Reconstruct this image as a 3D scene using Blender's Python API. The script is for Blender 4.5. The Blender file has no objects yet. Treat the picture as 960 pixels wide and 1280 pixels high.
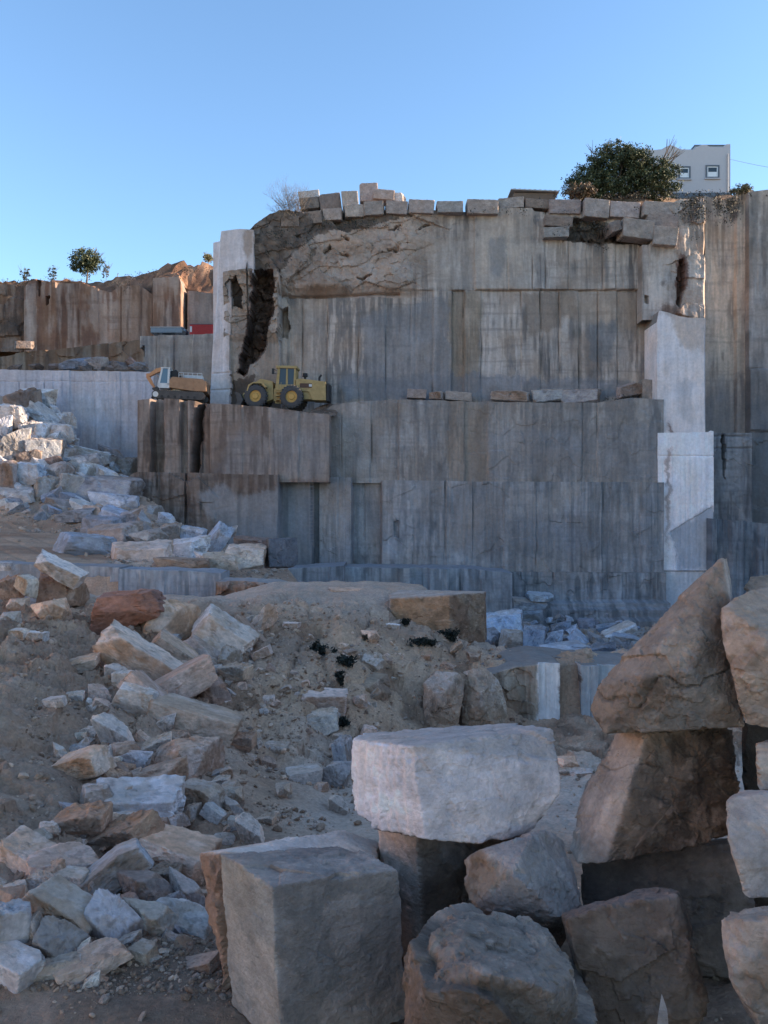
import bpy, bmesh, math, random
import numpy as np
from mathutils import Vector, Matrix, Euler
R = math.radians
rng = np.random.default_rng(7); random.seed(7)
SC = bpy.context.scene; COL = SC.collection

# ------------------------------------------------------------------ camera, sky, sun, exposure
cam_d = bpy.data.cameras.new('camera'); cam = bpy.data.objects.new('camera', cam_d); COL.objects.link(cam)
cam_d.sensor_fit = 'VERTICAL'; cam_d.sensor_height = 36; cam_d.lens = 28.125
cam_d.clip_start = .1; cam_d.clip_end = 6000
cam.location = (0, 0, 0); cam.rotation_euler = (R(90), 0, 0); SC.camera = cam
SUN_EL, SUN_AZ = 13.0, 4.0            # azimuth: degrees from +x (right) towards +y (away)
w = bpy.data.worlds.new('World'); SC.world = w; w.use_nodes = True
nt = w.node_tree; bg = nt.nodes['Background']
sky = nt.nodes.new('ShaderNodeTexSky'); sky.sky_type = 'NISHITA'; sky.sun_disc = False
sky.sun_elevation = R(SUN_EL); sky.sun_rotation = R(90 - SUN_AZ)
sky.air_density = 1.0; sky.dust_density = .3; sky.ozone_density = 3.0
nt.links.new(sky.outputs[0], bg.inputs[0]); bg.inputs[1].default_value = .13
sd = bpy.data.lights.new('sun', 'SUN'); sd.energy = 4.2; sd.angle = R(.5); sd.color = (1, .78, .55)
sun = bpy.data.objects.new('sun', sd); COL.objects.link(sun)
sv = Vector((math.cos(R(SUN_AZ))*math.cos(R(SUN_EL)), math.sin(R(SUN_AZ))*math.cos(R(SUN_EL)), math.sin(R(SUN_EL))))
sun.rotation_euler = sv.to_track_quat('Z', 'Y').to_euler(); sun.location = (60, 20, 80)
vs = SC.view_settings; vs.view_transform = 'Standard'; vs.look = 'None'; vs.gamma = 1; vs.use_curve_mapping = False
vs.exposure = 1.65
SC.cycles.max_bounces = 6; SC.cycles.diffuse_bounces = 4

def P(px, py, D): return np.array([(px-480)/1000*D, D, (640-py)/1000*D])

# ------------------------------------------------------------------ numpy noise
def _h(i, j, k, s):
    n = (i*73856093 ^ j*19349663 ^ k*83492791 ^ (s*26544357+911)) & 0xffffffff
    n = (((n >> 16) ^ n)*0x45d9f3b) & 0xffffffff
    n = (((n >> 16) ^ n)*0x45d9f3b) & 0xffffffff
    return ((n >> 16) ^ n)/4294967296.0
def vn(p, s=0):
    f = np.floor(p).astype(np.int64); t = p-f; t = t*t*(3-2*t)
    i, j, k = f[..., 0], f[..., 1], f[..., 2]; x, y, z = t[..., 0], t[..., 1], t[..., 2]
    def c(a, b, d): return _h(i+a, j+b, k+d, s)
    r = ((c(0,0,0)*(1-x)+c(1,0,0)*x)*(1-y)+(c(0,1,0)*(1-x)+c(1,1,0)*x)*y)*(1-z) + \
        ((c(0,0,1)*(1-x)+c(1,0,1)*x)*(1-y)+(c(0,1,1)*(1-x)+c(1,1,1)*x)*y)*z
    return r*2-1
def fbm(p, o=4, s=0, g=.5, l=2.03):
    a, t, n = 1., 0., 0.
    for q in range(o):
        t = t+a*vn(p*(l**q)+q*17.3, s+q); n += a; a *= g
    return t/n
def facet(p, s=0, tilt=1.0):
    """chipped planes: every Worley cell carries a tilted plane"""
    f = np.floor(p).astype(np.int64); best = np.full(p.shape[:-1], 1e9); val = np.zeros(p.shape[:-1])
    for a in (-1, 0, 1):
        for b in (-1, 0, 1):
            for c in (-1, 0, 1):
                i, j, k = f[..., 0]+a, f[..., 1]+b, f[..., 2]+c
                q = np.stack([i+_h(i,j,k,s), j+_h(i,j,k,s+1), k+_h(i,j,k,s+2)], -1); d = p-q
                dd = (d*d).sum(-1); m = dd < best
                v = (_h(i,j,k,s+3)-.5)*1.2+tilt*((_h(i,j,k,s+4)-.5)*d[..., 0]+(_h(i,j,k,s+5)-.5)*d[..., 1]+(_h(i,j,k,s+6)-.5)*d[..., 2])*2
                val = np.where(m, v, val); best = np.where(m, dd, best)
    return val
def v3(x, y, z=None):
    x = np.asarray(x, float); y = np.asarray(y, float)*np.ones_like(x)
    return np.stack([x, y, (np.zeros_like(x) if z is None else z*np.ones_like(x))], -1)
def ss(a, b, x): t = np.clip((x-a)/(b-a), 0, 1); return t*t*(3-2*t)
def mixc(a, b, t): t = np.clip(np.asarray(t), 0, 1)[..., None]; return np.asarray(a)*(1-t)+np.asarray(b)*t
def inpoly(X, Y, poly):
    r = np.zeros(X.shape, bool); n = len(poly)
    for a in range(n):
        x1, y1 = poly[a]; x2, y2 = poly[(a+1) % n]
        if y1 == y2: continue
        r ^= ((y1 > Y) != (y2 > Y)) & (X < (x2-x1)*(Y-y1)/(y2-y1)+x1)
    return r

# ------------------------------------------------------------------ materials
def newmat(name):
    m = bpy.data.materials.new(name); m.use_nodes = True; n = m.node_tree
    b = n.nodes['Principled BSDF']; b.inputs['Specular IOR Level'].default_value = .25; return m, n, b
def N(n, t, **k):
    o = n.nodes.new(t)
    for a, v in k.items(): setattr(o, a, v)
    return o
def mathn(n, op, a, b):
    o = N(n, 'ShaderNodeMath', operation=op)
    for i, v in enumerate((a, b)):
        if isinstance(v, (int, float)): o.inputs[i].default_value = v
        else: n.links.new(v, o.inputs[i])
    return o.outputs[0]
def stone_mat(name, source, s1, s2, bump, bdist, streak=0, amp1=.45, amp2=.4, rough=.88, band=0):
    m, n, b = newmat(name); L = n.links.new
    tc = N(n, 'ShaderNodeTexCoord').outputs['Object'] if source == 'attr' else N(n, 'ShaderNodeNewGeometry').outputs['Position']
    if source == 'attr':
        col = N(n, 'ShaderNodeAttribute', attribute_name='Col').outputs['Color']
    else:
        oi = N(n, 'ShaderNodeObjectInfo'); at_ = N(n, 'ShaderNodeAttribute', attribute_name='Col'); cm = N(n, 'ShaderNodeVectorMath', operation='MULTIPLY'); L(oi.outputs['Color'], cm.inputs[0]); L(at_.outputs['Color'], cm.inputs[1]); col = cm.outputs[0]
        ad = N(n, 'ShaderNodeVectorMath', operation='ADD'); L(tc, ad.inputs[0])
        cb = N(n, 'ShaderNodeCombineXYZ'); L(mathn(n, 'MULTIPLY', oi.outputs['Random'], 37.), cb.inputs[0]); L(cb.outputs[0], ad.inputs[1]); tc = ad.outputs[0]
    def noise(sc, det=8, ro=.6, vec=tc):
        o = N(n, 'ShaderNodeTexNoise'); o.inputs['Scale'].default_value = sc; o.inputs['Detail'].default_value = det
        o.inputs['Roughness'].default_value = ro; L(vec, o.inputs['Vector']); return o.outputs['Fac']
    a = noise(s1, 9, .62); c = noise(s2, 6, .7)
    fac = mathn(n, 'MULTIPLY', mathn(n, 'MULTIPLY_ADD', a, amp1*2), mathn(n, 'MULTIPLY_ADD', c, amp2*2))
    fac.node.inputs[0].links[0].from_node.inputs[2].default_value = 1-amp1
    fac.node.inputs[1].links[0].from_node.inputs[2].default_value = 1-amp2
    if streak:
        mp = N(n, 'ShaderNodeMapping'); mp.inputs['Scale'].default_value = (2.4, 2.4, .09); L(tc, mp.inputs[0])
        s = noise(1.0, 7, .7, mp.outputs[0]); q = mathn(n, 'MULTIPLY_ADD', s, streak*2); q.node.inputs[2].default_value = 1-streak
        fac = mathn(n, 'MULTIPLY', fac, q)
    mx = N(n, 'ShaderNodeVectorMath', operation='SCALE'); L(col, mx.inputs[0]); L(fac, mx.inputs['Scale'])
    # faint warm / cool drift
    hue = noise(s1*.6, 4, .6); r = N(n, 'ShaderNodeMix', data_type='RGBA', blend_type='MULTIPLY'); r.inputs[0].default_value = 1
    rp = N(n, 'ShaderNodeValToRGB'); rp.color_ramp.elements[0].color = (.96, .99, 1.03, 1); rp.color_ramp.elements[1].color = (1.05, 1.0, .95, 1)
    rp.color_ramp.elements[0].position = .35; rp.color_ramp.elements[1].position = .65
    L(hue, rp.inputs[0]); L(mx.outputs[0], r.inputs[6]); L(rp.outputs[0], r.inputs[7]); L(r.outputs[2], b.inputs['Base Color'])
    b.inputs['Roughness'].default_value = rough
    bp = N(n, 'ShaderNodeBump'); bp.inputs['Strength'].default_value = bump; bp.inputs['Distance'].default_value = bdist
    hgt = mathn(n, 'ADD', noise(s2*.7, 10, .68), mathn(n, 'MULTIPLY', noise(s2*.15, 6, .6), 1.5))
    if band:
        mp = N(n, 'ShaderNodeMapping'); mp.inputs['Scale'].default_value = (.3, .3, band); L(tc, mp.inputs[0])
        hgt = mathn(n, 'ADD', hgt, mathn(n, 'MULTIPLY', noise(1, 8, .7, mp.outputs[0]), .45))
    L(hgt, bp.inputs['Height']); L(bp.outputs[0], b.inputs['Normal']); return m
M = {}
M['wall'] = stone_mat('quarried_limestone', 'attr', .5, 3.2, .6, .12, streak=.16, amp1=.34, amp2=.34)
M['crag'] = stone_mat('natural_limestone', 'attr', .5, 3.0, .8, .25, amp1=.4, amp2=.4)
M['hero'] = stone_mat('near_limestone', 'attr', 1.4, 14, .9, .075, amp1=.42, amp2=.42, band=9)
M['rock'] = stone_mat('broken_limestone', 'obj', 1.2, 9, .9, .1, amp1=.5, amp2=.42)
M['dirt'] = stone_mat('quarry_dirt', 'attr', .8, 9, 1.0, .11, amp1=.42, amp2=.6)
def paint(name, c, rough=.5, metal=0, noise=.25, sc=2.5):
    m, n, b = newmat(name); L = n.links.new
    tc = N(n, 'ShaderNodeTexCoord').outputs['Object']; o = N(n, 'ShaderNodeTexNoise'); o.inputs['Scale'].default_value = sc; o.inputs['Detail'].default_value = 8
    L(tc, o.inputs['Vector']); f = mathn(n, 'MULTIPLY_ADD', o.outputs['Fac'], noise*2); f.node.inputs[2].default_value = 1-noise
    s = N(n, 'ShaderNodeVectorMath', operation='SCALE'); s.inputs[0].default_value = c; L(f, s.inputs['Scale']); L(s.outputs[0], b.inputs['Base Color'])
    b.inputs['Roughness'].default_value = rough; b.inputs['Metallic'].default_value = metal; return m
M['yellow'] = paint('worn_yellow_paint', (.38, .27, .12), .7, noise=.4); M['orange'] = paint('faded_orange_paint', (.33, .19, .11), .7, noise=.4)
M['offwhite'] = paint('dusty_white_paint', (.55, .56, .56), .55); M['black'] = paint('black_metal', (.03, .03, .032), .6)
M['rubber'] = paint('dusty_rubber', (.07, .068, .07), .85, noise=.45); M['hub'] = paint('yellow_hub', (.5, .3, .09), .6)
M['track'] = paint('dusty_track_steel', (.075, .07, .068), .7, noise=.5); M['boom'] = paint('pale_orange_boom', (.52, .25, .12), .6)
M['red'] = paint('red_paint', (.4, .04, .04), .5); M['greypaint'] = paint('grey_tarp', (.2, .24, .28), .7)
M['plaster'] = paint('grey_white_plaster', (.5, .48, .5), .9, noise=.06); M['trim'] = paint('dark_grey_trim', (.12, .14, .17), .6)
M['white'] = paint('white_frame', (.75, .76, .78), .5, noise=.05); M['steel'] = paint('galvanised_steel', (.3, .3, .31), .45, .6)
M['sheet'] = paint('corrugated_roof_sheet', (.42, .42, .42), .6); M['bark'] = paint('grey_bark', (.13, .1, .08), .9, noise=.5, sc=6)
M['cable'] = paint('cable_rubber', (.2, .2, .22), .6)
m, n, b = newmat('window_glass'); b.inputs['Base Color'].default_value = (.05, .07, .09, 1); b.inputs['Roughness'].default_value = .08; M['glass'] = m
def leafmat(name):
    m, n, b = newmat(name); a = N(n, 'ShaderNodeAttribute', attribute_name='Col'); n.links.new(a.outputs['Color'], b.inputs['Base Color'])
    b.inputs['Roughness'].default_value = .6; return m
M['leaf'] = leafmat('leaves')

# ------------------------------------------------------------------ mesh helpers
WARM = np.array((.83, .75, .71)); DIRTK = np.array((2.6, 2.2, 1.8)); HEROK = np.array((1.2, 1.08, .98))
def mesh_np(name, V, F, cols=None, mat=None, smooth=False):
    V = np.asarray(V, np.float32); F = np.asarray(F, np.int32); k = F.shape[1]
    me = bpy.data.meshes.new(name); me.vertices.add(len(V)); me.vertices.foreach_set('co', V.ravel())
    me.loops.add(F.size); me.loops.foreach_set('vertex_index', F.ravel())
    me.polygons.add(len(F)); me.polygons.foreach_set('loop_start', np.arange(0, F.size, k, dtype=np.int32))
    me.polygons.foreach_set('loop_total', np.full(len(F), k, np.int32))
    me.polygons.foreach_set('use_smooth', np.full(len(F), smooth, bool))
    me.update(calc_edges=True)
    if cols is not None:
        at = me.color_attributes.new('Col', 'FLOAT_COLOR', 'POINT')
        C = np.ones((len(V), 4), np.float32); wm = WARM if mat and mat.name in ('quarried_limestone', 'natural_limestone', 'near_limestone', 'quarry_dirt') else 1
        C[:, :3] = np.clip(np.asarray(cols)*wm*(DIRTK if mat and mat.name == 'quarry_dirt' else HEROK if mat and mat.name == 'near_limestone' else 1), .005, 1.35 if mat and mat.name == 'broken_limestone' else .92); at.data.foreach_set('color', C.ravel())
    if mat: me.materials.append(mat)
    return me
def link(name, me, parent=None, loc=None):
    o = bpy.data.objects.new(name, me); COL.objects.link(o)
    if parent: o.parent = parent
    if loc is not None: o.location = loc
    return o
def tag(o, label=None, cat=None, group=None, kind=None):
    if label: o['label'] = label
    if cat: o['category'] = cat
    if group: o['group'] = group
    if kind: o['kind'] = kind
    return o
def empty(name, loc, rz=0):
    o = bpy.data.objects.new(name, None); COL.objects.link(o); o.location = loc; o.rotation_euler = (0, 0, rz); o.empty_display_size = .3; return o
class MB:
    """collects boxes, prisms and tubes for ONE mesh"""
    def __init__(s): s.bm = bmesh.new()
    def box(s, a, b, bev=0, rot=None, piv=None):
        a = Vector(a); b = Vector(b); c = (a+b)/2; d = b-a
        r = bmesh.ops.create_cube(s.bm, size=1); vs_ = r['verts']
        for v in vs_: v.co = Vector((v.co.x*d.x, v.co.y*d.y, v.co.z*d.z))+c
        if bev: 
            es = list({e for v in vs_ for e in v.link_edges}); q = bmesh.ops.bevel(s.bm, geom=es, offset=bev, segments=2, affect='EDGES', profile=.6)
            vs_ = list({v for f in q['faces'] for v in f.verts}|{v for v in vs_ if v.is_valid})
        if rot is not None: bmesh.ops.rotate(s.bm, verts=vs_, cent=Vector(piv) if piv is not None else c, matrix=rot)
        return s
    def prism(s, poly, y0, y1, bev=0):
        """poly in (x,z), extruded along y"""
        A = [s.bm.verts.new((x, y0, z)) for x, z in poly]; B = [s.bm.verts.new((x, y1, z)) for x, z in poly]; n = len(poly)
        fs = [s.bm.faces.new(A), s.bm.faces.new(B[::-1])]+[s.bm.faces.new((A[i], B[i], B[(i+1) % n], A[(i+1) % n])) for i in range(n)]
        if bev:
            bmesh.ops.bevel(s.bm, geom=list({e for f in fs for e in f.edges}), offset=bev, segments=2, affect='EDGES', profile=.6)
        return s
    def tube(s, p, q, r0, r1=None, n=10):
        p = Vector(p); q = Vector(q); r1 = r0 if r1 is None else r1; d = q-p
        m = Matrix.Translation((p+q)/2) @ d.to_track_quat('Z', 'Y').to_matrix().to_4x4()
        bmesh.ops.create_cone(s.bm, cap_ends=True, segments=n, radius1=r0, radius2=r1, depth=d.length, matrix=m); return s
    def build(s, name, mat, parent=None, loc=None, smooth=False):
        bmesh.ops.recalc_face_normals(s.bm, faces=s.bm.faces)
        me = bpy.data.meshes.new(name); s.bm.to_mesh(me); s.bm.free(); me.materials.append(mat)
        if smooth:
            for p_ in me.polygons: p_.use_smooth = True
        return link(name, me, parent, loc)

# ------------------------------------------------------------------ terrain
def poly_z(pts, D): a = np.array(pts); return np.interp(D, a[:, 0], a[:, 1])
TC = [  # px column : (distance, height) profile away from the camera
 (-900, [(4,-5.9),(9.5,-6),(12,-5.6),(20,-4.6),(33,-3.9),(45,-4.6),(50.2,-5.4),(50.9,-3.7),(60,-2.9),(75,-1.2),(80,0),(91,13.6),(130,13.6)]),
 (0,   [(4,-5.9),(9.5,-6),(11,-5.8),(15,-5.3),(20,-4.9),(27,-4.0),(33,-3.9),(45,-4.6),(50.2,-5.4),(50.9,-3.6),(60,-2.9),(72,-1.6),(78,0),(86,8.5),(91,13.4),(130,13.4)]),
 (60,  [(4,-5.9),(9.5,-6),(11,-5.9),(15,-5.6),(20,-5.2),(28,-4.2),(33,-3.8),(45,-4.6),(50.2,-5.4),(50.9,-3.6),(60,-3.0),(74,-1.7),(79,0),(86,7.3),(91,11.6),(130,12)]),
 (110, [(4,-5.9),(10,-6),(12,-5.9),(16,-5.9),(21,-5.5),(29,-4.4),(34,-3.9),(45,-4.7),(49.6,-5.5),(50.9,-3.6),(60,-3.3),(74,-2.0),(80,0),(90,6.8),(130,7)]),
 (175, [(4,-5.9),(10.5,-6.05),(12.5,-5.9),(17,-6.1),(22,-5.7),(29,-4.6),(34,-3.9),(45,-4.7),(49.6,-5.6),(50.4,-3.9),(60,-3.5),(75,-2.2),(82,.6),(88,2.6),(130,3)]),
 (225, [(4,-5.9),(11,-6.1),(18,-6.4),(24,-6.1),(31,-4.8),(36,-4.1),(45,-4.7),(49.6,-5.6),(50.4,-4.0),(60,-3.8),(78,-2.6),(85,-1.2),(130,0)]),
 (272, [(4,-5.9),(12,-6.2),(18,-6.6),(24,-6.3),(31,-5.0),(36,-4.1),(45,-4.7),(49.6,-5.6),(50.4,-4.6),(60,-4.4),(78,-4.2),(86,-3.2),(130,-3)]),
 (350, [(4,-5.9),(12,-6.3),(18,-6.9),(22,-7.3),(23.5,-7.2),(28,-6.0),(32,-5.1),(36,-4.2),(44,-3.95),(47,-4.1),(49,-6),(60,-7),(76,-5.6),(90,-5.4),(130,-5)]),
 (430, [(4,-5.9),(12,-6.4),(20,-7.4),(25,-7.9),(26,-7.4),(29,-6.3),(33,-5.2),(37,-4.3),(44,-4.0),(47,-4.1),(50,-9),(55,-12.2),(130,-12.2)]),
 (520, [(4,-5.9),(12,-6.4),(20,-7.5),(28.6,-8.3),(29.6,-7.5),(31.4,-7.1),(32.2,-6.3),(34,-5.9),(38,-5.2),(40.5,-4.6),(43,-4.1),(47,-4.2),(50,-9),(55,-12.2),(130,-12.2)]),
 (600, [(4,-5.9),(12,-6.4),(20,-7.4),(31.6,-8.4),(32.4,-6.9),(33.4,-6.5),(36,-6.3),(38.5,-6.2),(41,-9),(46,-12.2),(130,-12.2)]),
 (680, [(4,-5.9),(12,-6.4),(20,-7.3),(32.6,-8.4),(33.2,-6.35),(36.5,-6.4),(38,-9),(45,-12.2),(130,-12.2)]),
 (1900,[(4,-5.9),(12,-6.3),(20,-7.3),(32.6,-8.4),(33.2,-6.35),(36.5,-6.4),(38,-9),(45,-12.2),(130,-12.2)])]
TPX = np.array([c[0] for c in TC], float)
def terr0(px, D):
    px = np.asarray(px, float); D = np.clip(np.asarray(D, float), 4, 129); Z = np.stack([poly_z(c[1], D) for c in TC], 0)
    pc = np.clip(px, TPX[0], TPX[-1]-1e-3); i = np.clip(np.searchsorted(TPX, pc, 'right')-1, 0, len(TPX)-2)
    t = (pc-TPX[i])/(TPX[i+1]-TPX[i]); t = t*t*(3-2*t)
    return np.take_along_axis(Z, i[None], 0)[0]*(1-t)+np.take_along_axis(Z, i[None]+1, 0)[0]*t
def terr(x, y):
    x = np.asarray(x, float); y = np.asarray(y, float); D = np.maximum(y, 4.)
    wob = fbm(v3(x*.35, y*.35), 3, 5)
    px = 480+1000*x/D
    z = terr0(px+wob*14, D+wob*.5*ss(14, 24, D))
    bank = ss(20, 25, D)*(1-ss(37, 42, D)); heap = ss(74, 80, D)*(1-ss(180, 260, px)); near = 1-ss(14, 22, D)
    slope_l = ss(11, 14, D)*(1-ss(30, 34, D))*(1-ss(250, 340, px)); road = ss(51, 54, D)*(1-ss(74, 78, D))*(1-ss(130, 200, px))
    amp = .07+.12*ss(12, 20, D)+.22*bank+.5*heap+.16*slope_l
    z = z+amp*fbm(v3(x*1.1, y*1.1), 5, 11, .55)*(1-.8*road)+bank*.2*facet(v3(x*.8, y*.7), 21, .5)+bank*.05*facet(v3(x*2.6, y*2.4), 22, .6)-bank*.22*np.exp(-(fbm(v3(x*.7, y*.2), 2, 23)/.12)**2)-slope_l*.26*np.exp(-(fbm(v3(x*.7, y*.25), 2, 24)/.1)**2)+slope_l*.05*facet(v3(x*1.6, y*1.4), 25, .6)+(.02+.07*bank+.07*slope_l)*fbm(v3(x*6, y*6), 4, 31, .6)+slope_l*.16*facet(v3(x*.9, y*.8), 35, .5)
    z = z-road*.25*np.exp(-((np.abs((px-60)+(D-62)*6) % 46-23)/5)**2)*.4
    return z
def hit(px, py, lo=6., hi=91., default=None):
    D = np.linspace(lo, hi, 1400); x = (px-480)/1000*D; z = terr(x, D); r = (640-py)/1000*D; k = np.where(z >= r)[0]
    return (D[k[0]] if len(k) else (default if default else hi))
DY = np.concatenate([np.linspace(-40, 3, 12), np.geomspace(4, 40, 470), np.geomspace(40.15, 96, 170), np.array([105, 130])])
uu = np.concatenate([np.linspace(-2400, -520, 22), np.linspace(-500, 520, 520), np.linspace(540, 2400, 22)])
U, Y = np.meshgrid(uu, DY); X = U*(np.maximum(Y, -3)+6)/1000*np.where(Y < 60, 1, 1); Z = terr(X, Y)
def grid_faces(nr, nc):
    a = np.arange(nr*nc).reshape(nr, nc); return np.stack([a[:-1, :-1], a[:-1, 1:], a[1:, 1:], a[1:, :-1]], -1).reshape(-1, 4)
def dirt_color(x, y, z):
    px = 480+1000*x/np.maximum(y, 4)
    n1 = fbm(v3(x*.25, y*.25), 4, 41); n2 = fbm(v3(x*1.2, y*1.2, z*1.2), 4, 43)
    c = mixc((.185, .155, .135), (.25, .22, .2), ss(-.3, .4, n1)); c = mixc(c, (.3, .27, .25), ss(.1, .5, n2)*.5)
    bank = ss(22, 26, y)*(1-ss(33, 37, y)); c = mixc(c, (.27, .22, .175), bank*.6*ss(-.3, .3, n1)); c = mixc(c, (.1, .075, .06), bank*ss(.05, .25, fbm(v3(x*.6, y*.6, z*.6), 4, 47))*.7)
    c = mixc(c, (.25, .235, .23), ss(35, 38, y)*(1-ss(46, 48, y))*.75)
    c = mixc(c, (.3, .3, .31), ss(15, 19, y)*(1-ss(24, 27, y))*ss(330, 420, px)*.7)
    road = ss(51, 54, y)*(1-ss(74, 78, y))*(1-ss(110, 180, px)); st = fbm(v3(x*.12+y*.1, y*.9), 4, 51)
    c = mixc(c, mixc((.15, .12, .1), (.21, .18, .155), ss(-.3, .3, st)), road)
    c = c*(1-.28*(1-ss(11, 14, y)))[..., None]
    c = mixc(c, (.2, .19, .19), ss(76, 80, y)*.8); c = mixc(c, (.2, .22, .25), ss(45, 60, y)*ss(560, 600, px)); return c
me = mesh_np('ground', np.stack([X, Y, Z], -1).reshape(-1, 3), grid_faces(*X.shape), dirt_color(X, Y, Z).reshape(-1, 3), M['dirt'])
tag(link('ground', me), kind='structure')

# ------------------------------------------------------------------ quarry faces (relief sheets, each with its own distance and thickness)
TAN = (.37, .31, .26); GREY = (.29, .29, .3); BLUE = (.235, .27, .32); PALE = (.5, .48, .47); BRN = (.2, .14, .105); DARK = (.09, .07, .06)
def steps(PX, lst, edge=.8):
    r = np.full(PX.shape, float(lst[0][1]))
    for (x, o), (_, p) in zip(lst[1:], lst[:-1]): r = r+(o-p)*ss(x-edge, x+edge, PX)
    return r
def grooves(PX, PY, lst, w=.7):
    r = np.zeros(PX.shape); vis = .12+.75*ss(-.2, .35, fbm(v3(PX*.045, PY*.02, 3), 2, 201))
    for g in lst:
        x, d = g[0], g[1]; y0, y1 = (g[2], g[3]) if len(g) > 3 else (-1e4, 1e4)
        r = r-d*vis*np.exp(-((PX-x)/w)**2)*((PY > y0) & (PY < y1))
    return r
def hgroove(PY, ys, d=.2, w=.9): return sum(-d*np.exp(-((PY-y)/w)**2) for y in ys)
def pid(PX, xs, seed):  # random number per panel
    i = np.searchsorted(np.array(sorted(xs), float), PX.ravel()).reshape(PX.shape); return _h(i.astype(np.int64), i*0, i*0, seed)
def sheet(name, x0, x1, top, bot, D, off, col, thick=8, step=1.5, mat='wall', label=None, back_col=(.3, .28, .26), topnoise=.5, kind='structure', turn=0):
    nc = int((x1-x0)/step)+1; px = np.linspace(x0, x1, nc); a = np.array(top, float); tp = np.interp(px, a[:, 0], a[:, 1])
    tp = tp+topnoise*fbm(v3(px*.15, px*0+D), 3, 61)*1.4
    bt = np.interp(px, *np.array(bot, float).T) if isinstance(bot, list) else np.full(nc, float(bot))
    nr = int((bt.max()-tp.min())/step)+2; t = np.linspace(0, 1, nr)[:, None]
    PY = tp[None]*(1-t)+bt[None]*t; PX = np.repeat(px[None], nr, 0)
    wx = PX+1.3*fbm(v3(PY*.03, PX*.01), 2, 71); O = off(wx, PY)
    X = (PX-480)/1000*D; Z = (640-PY)/1000*D; O = O+.055*(D/90)*fbm(v3(X*5.5*90/D, Z*.06), 2, 75)*ss(-.1, .25, fbm(v3(X*.12, Z*.1), 2, 76))+.05*fbm(v3(X*.9, Z*.25), 4, 73)+.03*fbm(v3(X*3, Z*1.5), 3, 74)
    Y = D-O; C = col(wx, PY)
    if turn: Y = Y+(X-X.mean())*math.tan(R(turn))
    V = np.stack([X, Y, Z], -1); idx = np.arange(nr*nc).reshape(nr, nc); F = [grid_faces(nr, nc)]; Vs = [V.reshape(-1, 3)]; Cs = [C.reshape(-1, 3)]; base = nr*nc
    # top cap with a few rows running back
    K = 7; prev = idx[0]
    for k in range(1, K+1):
        f = (k/K)**1.5; v = V[0].copy(); v[:, 1] = V[0][:, 1]*(1-f)+(D+thick)*f; v[:, 2] += .12*fbm(v3(v[:, 0]*.8, v[:, 1]*.8), 3, 77)*(.3 if k < 2 else 1)
        ii = base+np.arange(nc); base += nc; Vs.append(v); Cs.append(np.tile(np.array(back_col), (nc, 1))); F.append(np.stack([ii[:-1], ii[1:], prev[1:], prev[:-1]], -1)); prev = ii
    for cidx in (0, -1):
        v = V[:, cidx].copy(); v[:, 1] = D+thick; ii = base+np.arange(nr); base += nr; Vs.append(v); Cs.append(C[:, cidx]); e = idx[:, cidx]
        F.append(np.stack([e[:-1], e[1:], ii[1:], ii[:-1]] if cidx == 0 else [ii[:-1], ii[1:], e[1:], e[:-1]], -1))
    V = np.concatenate(Vs); org = np.array([(x0+x1-960)/2000*D, D, V[:, 2].min()])
    me = mesh_np(name, V-org, np.concatenate(F), np.concatenate(Cs), M[mat], smooth=False)
    o = link(name, me, loc=org); tag(o, label, kind=kind); return o
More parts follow.
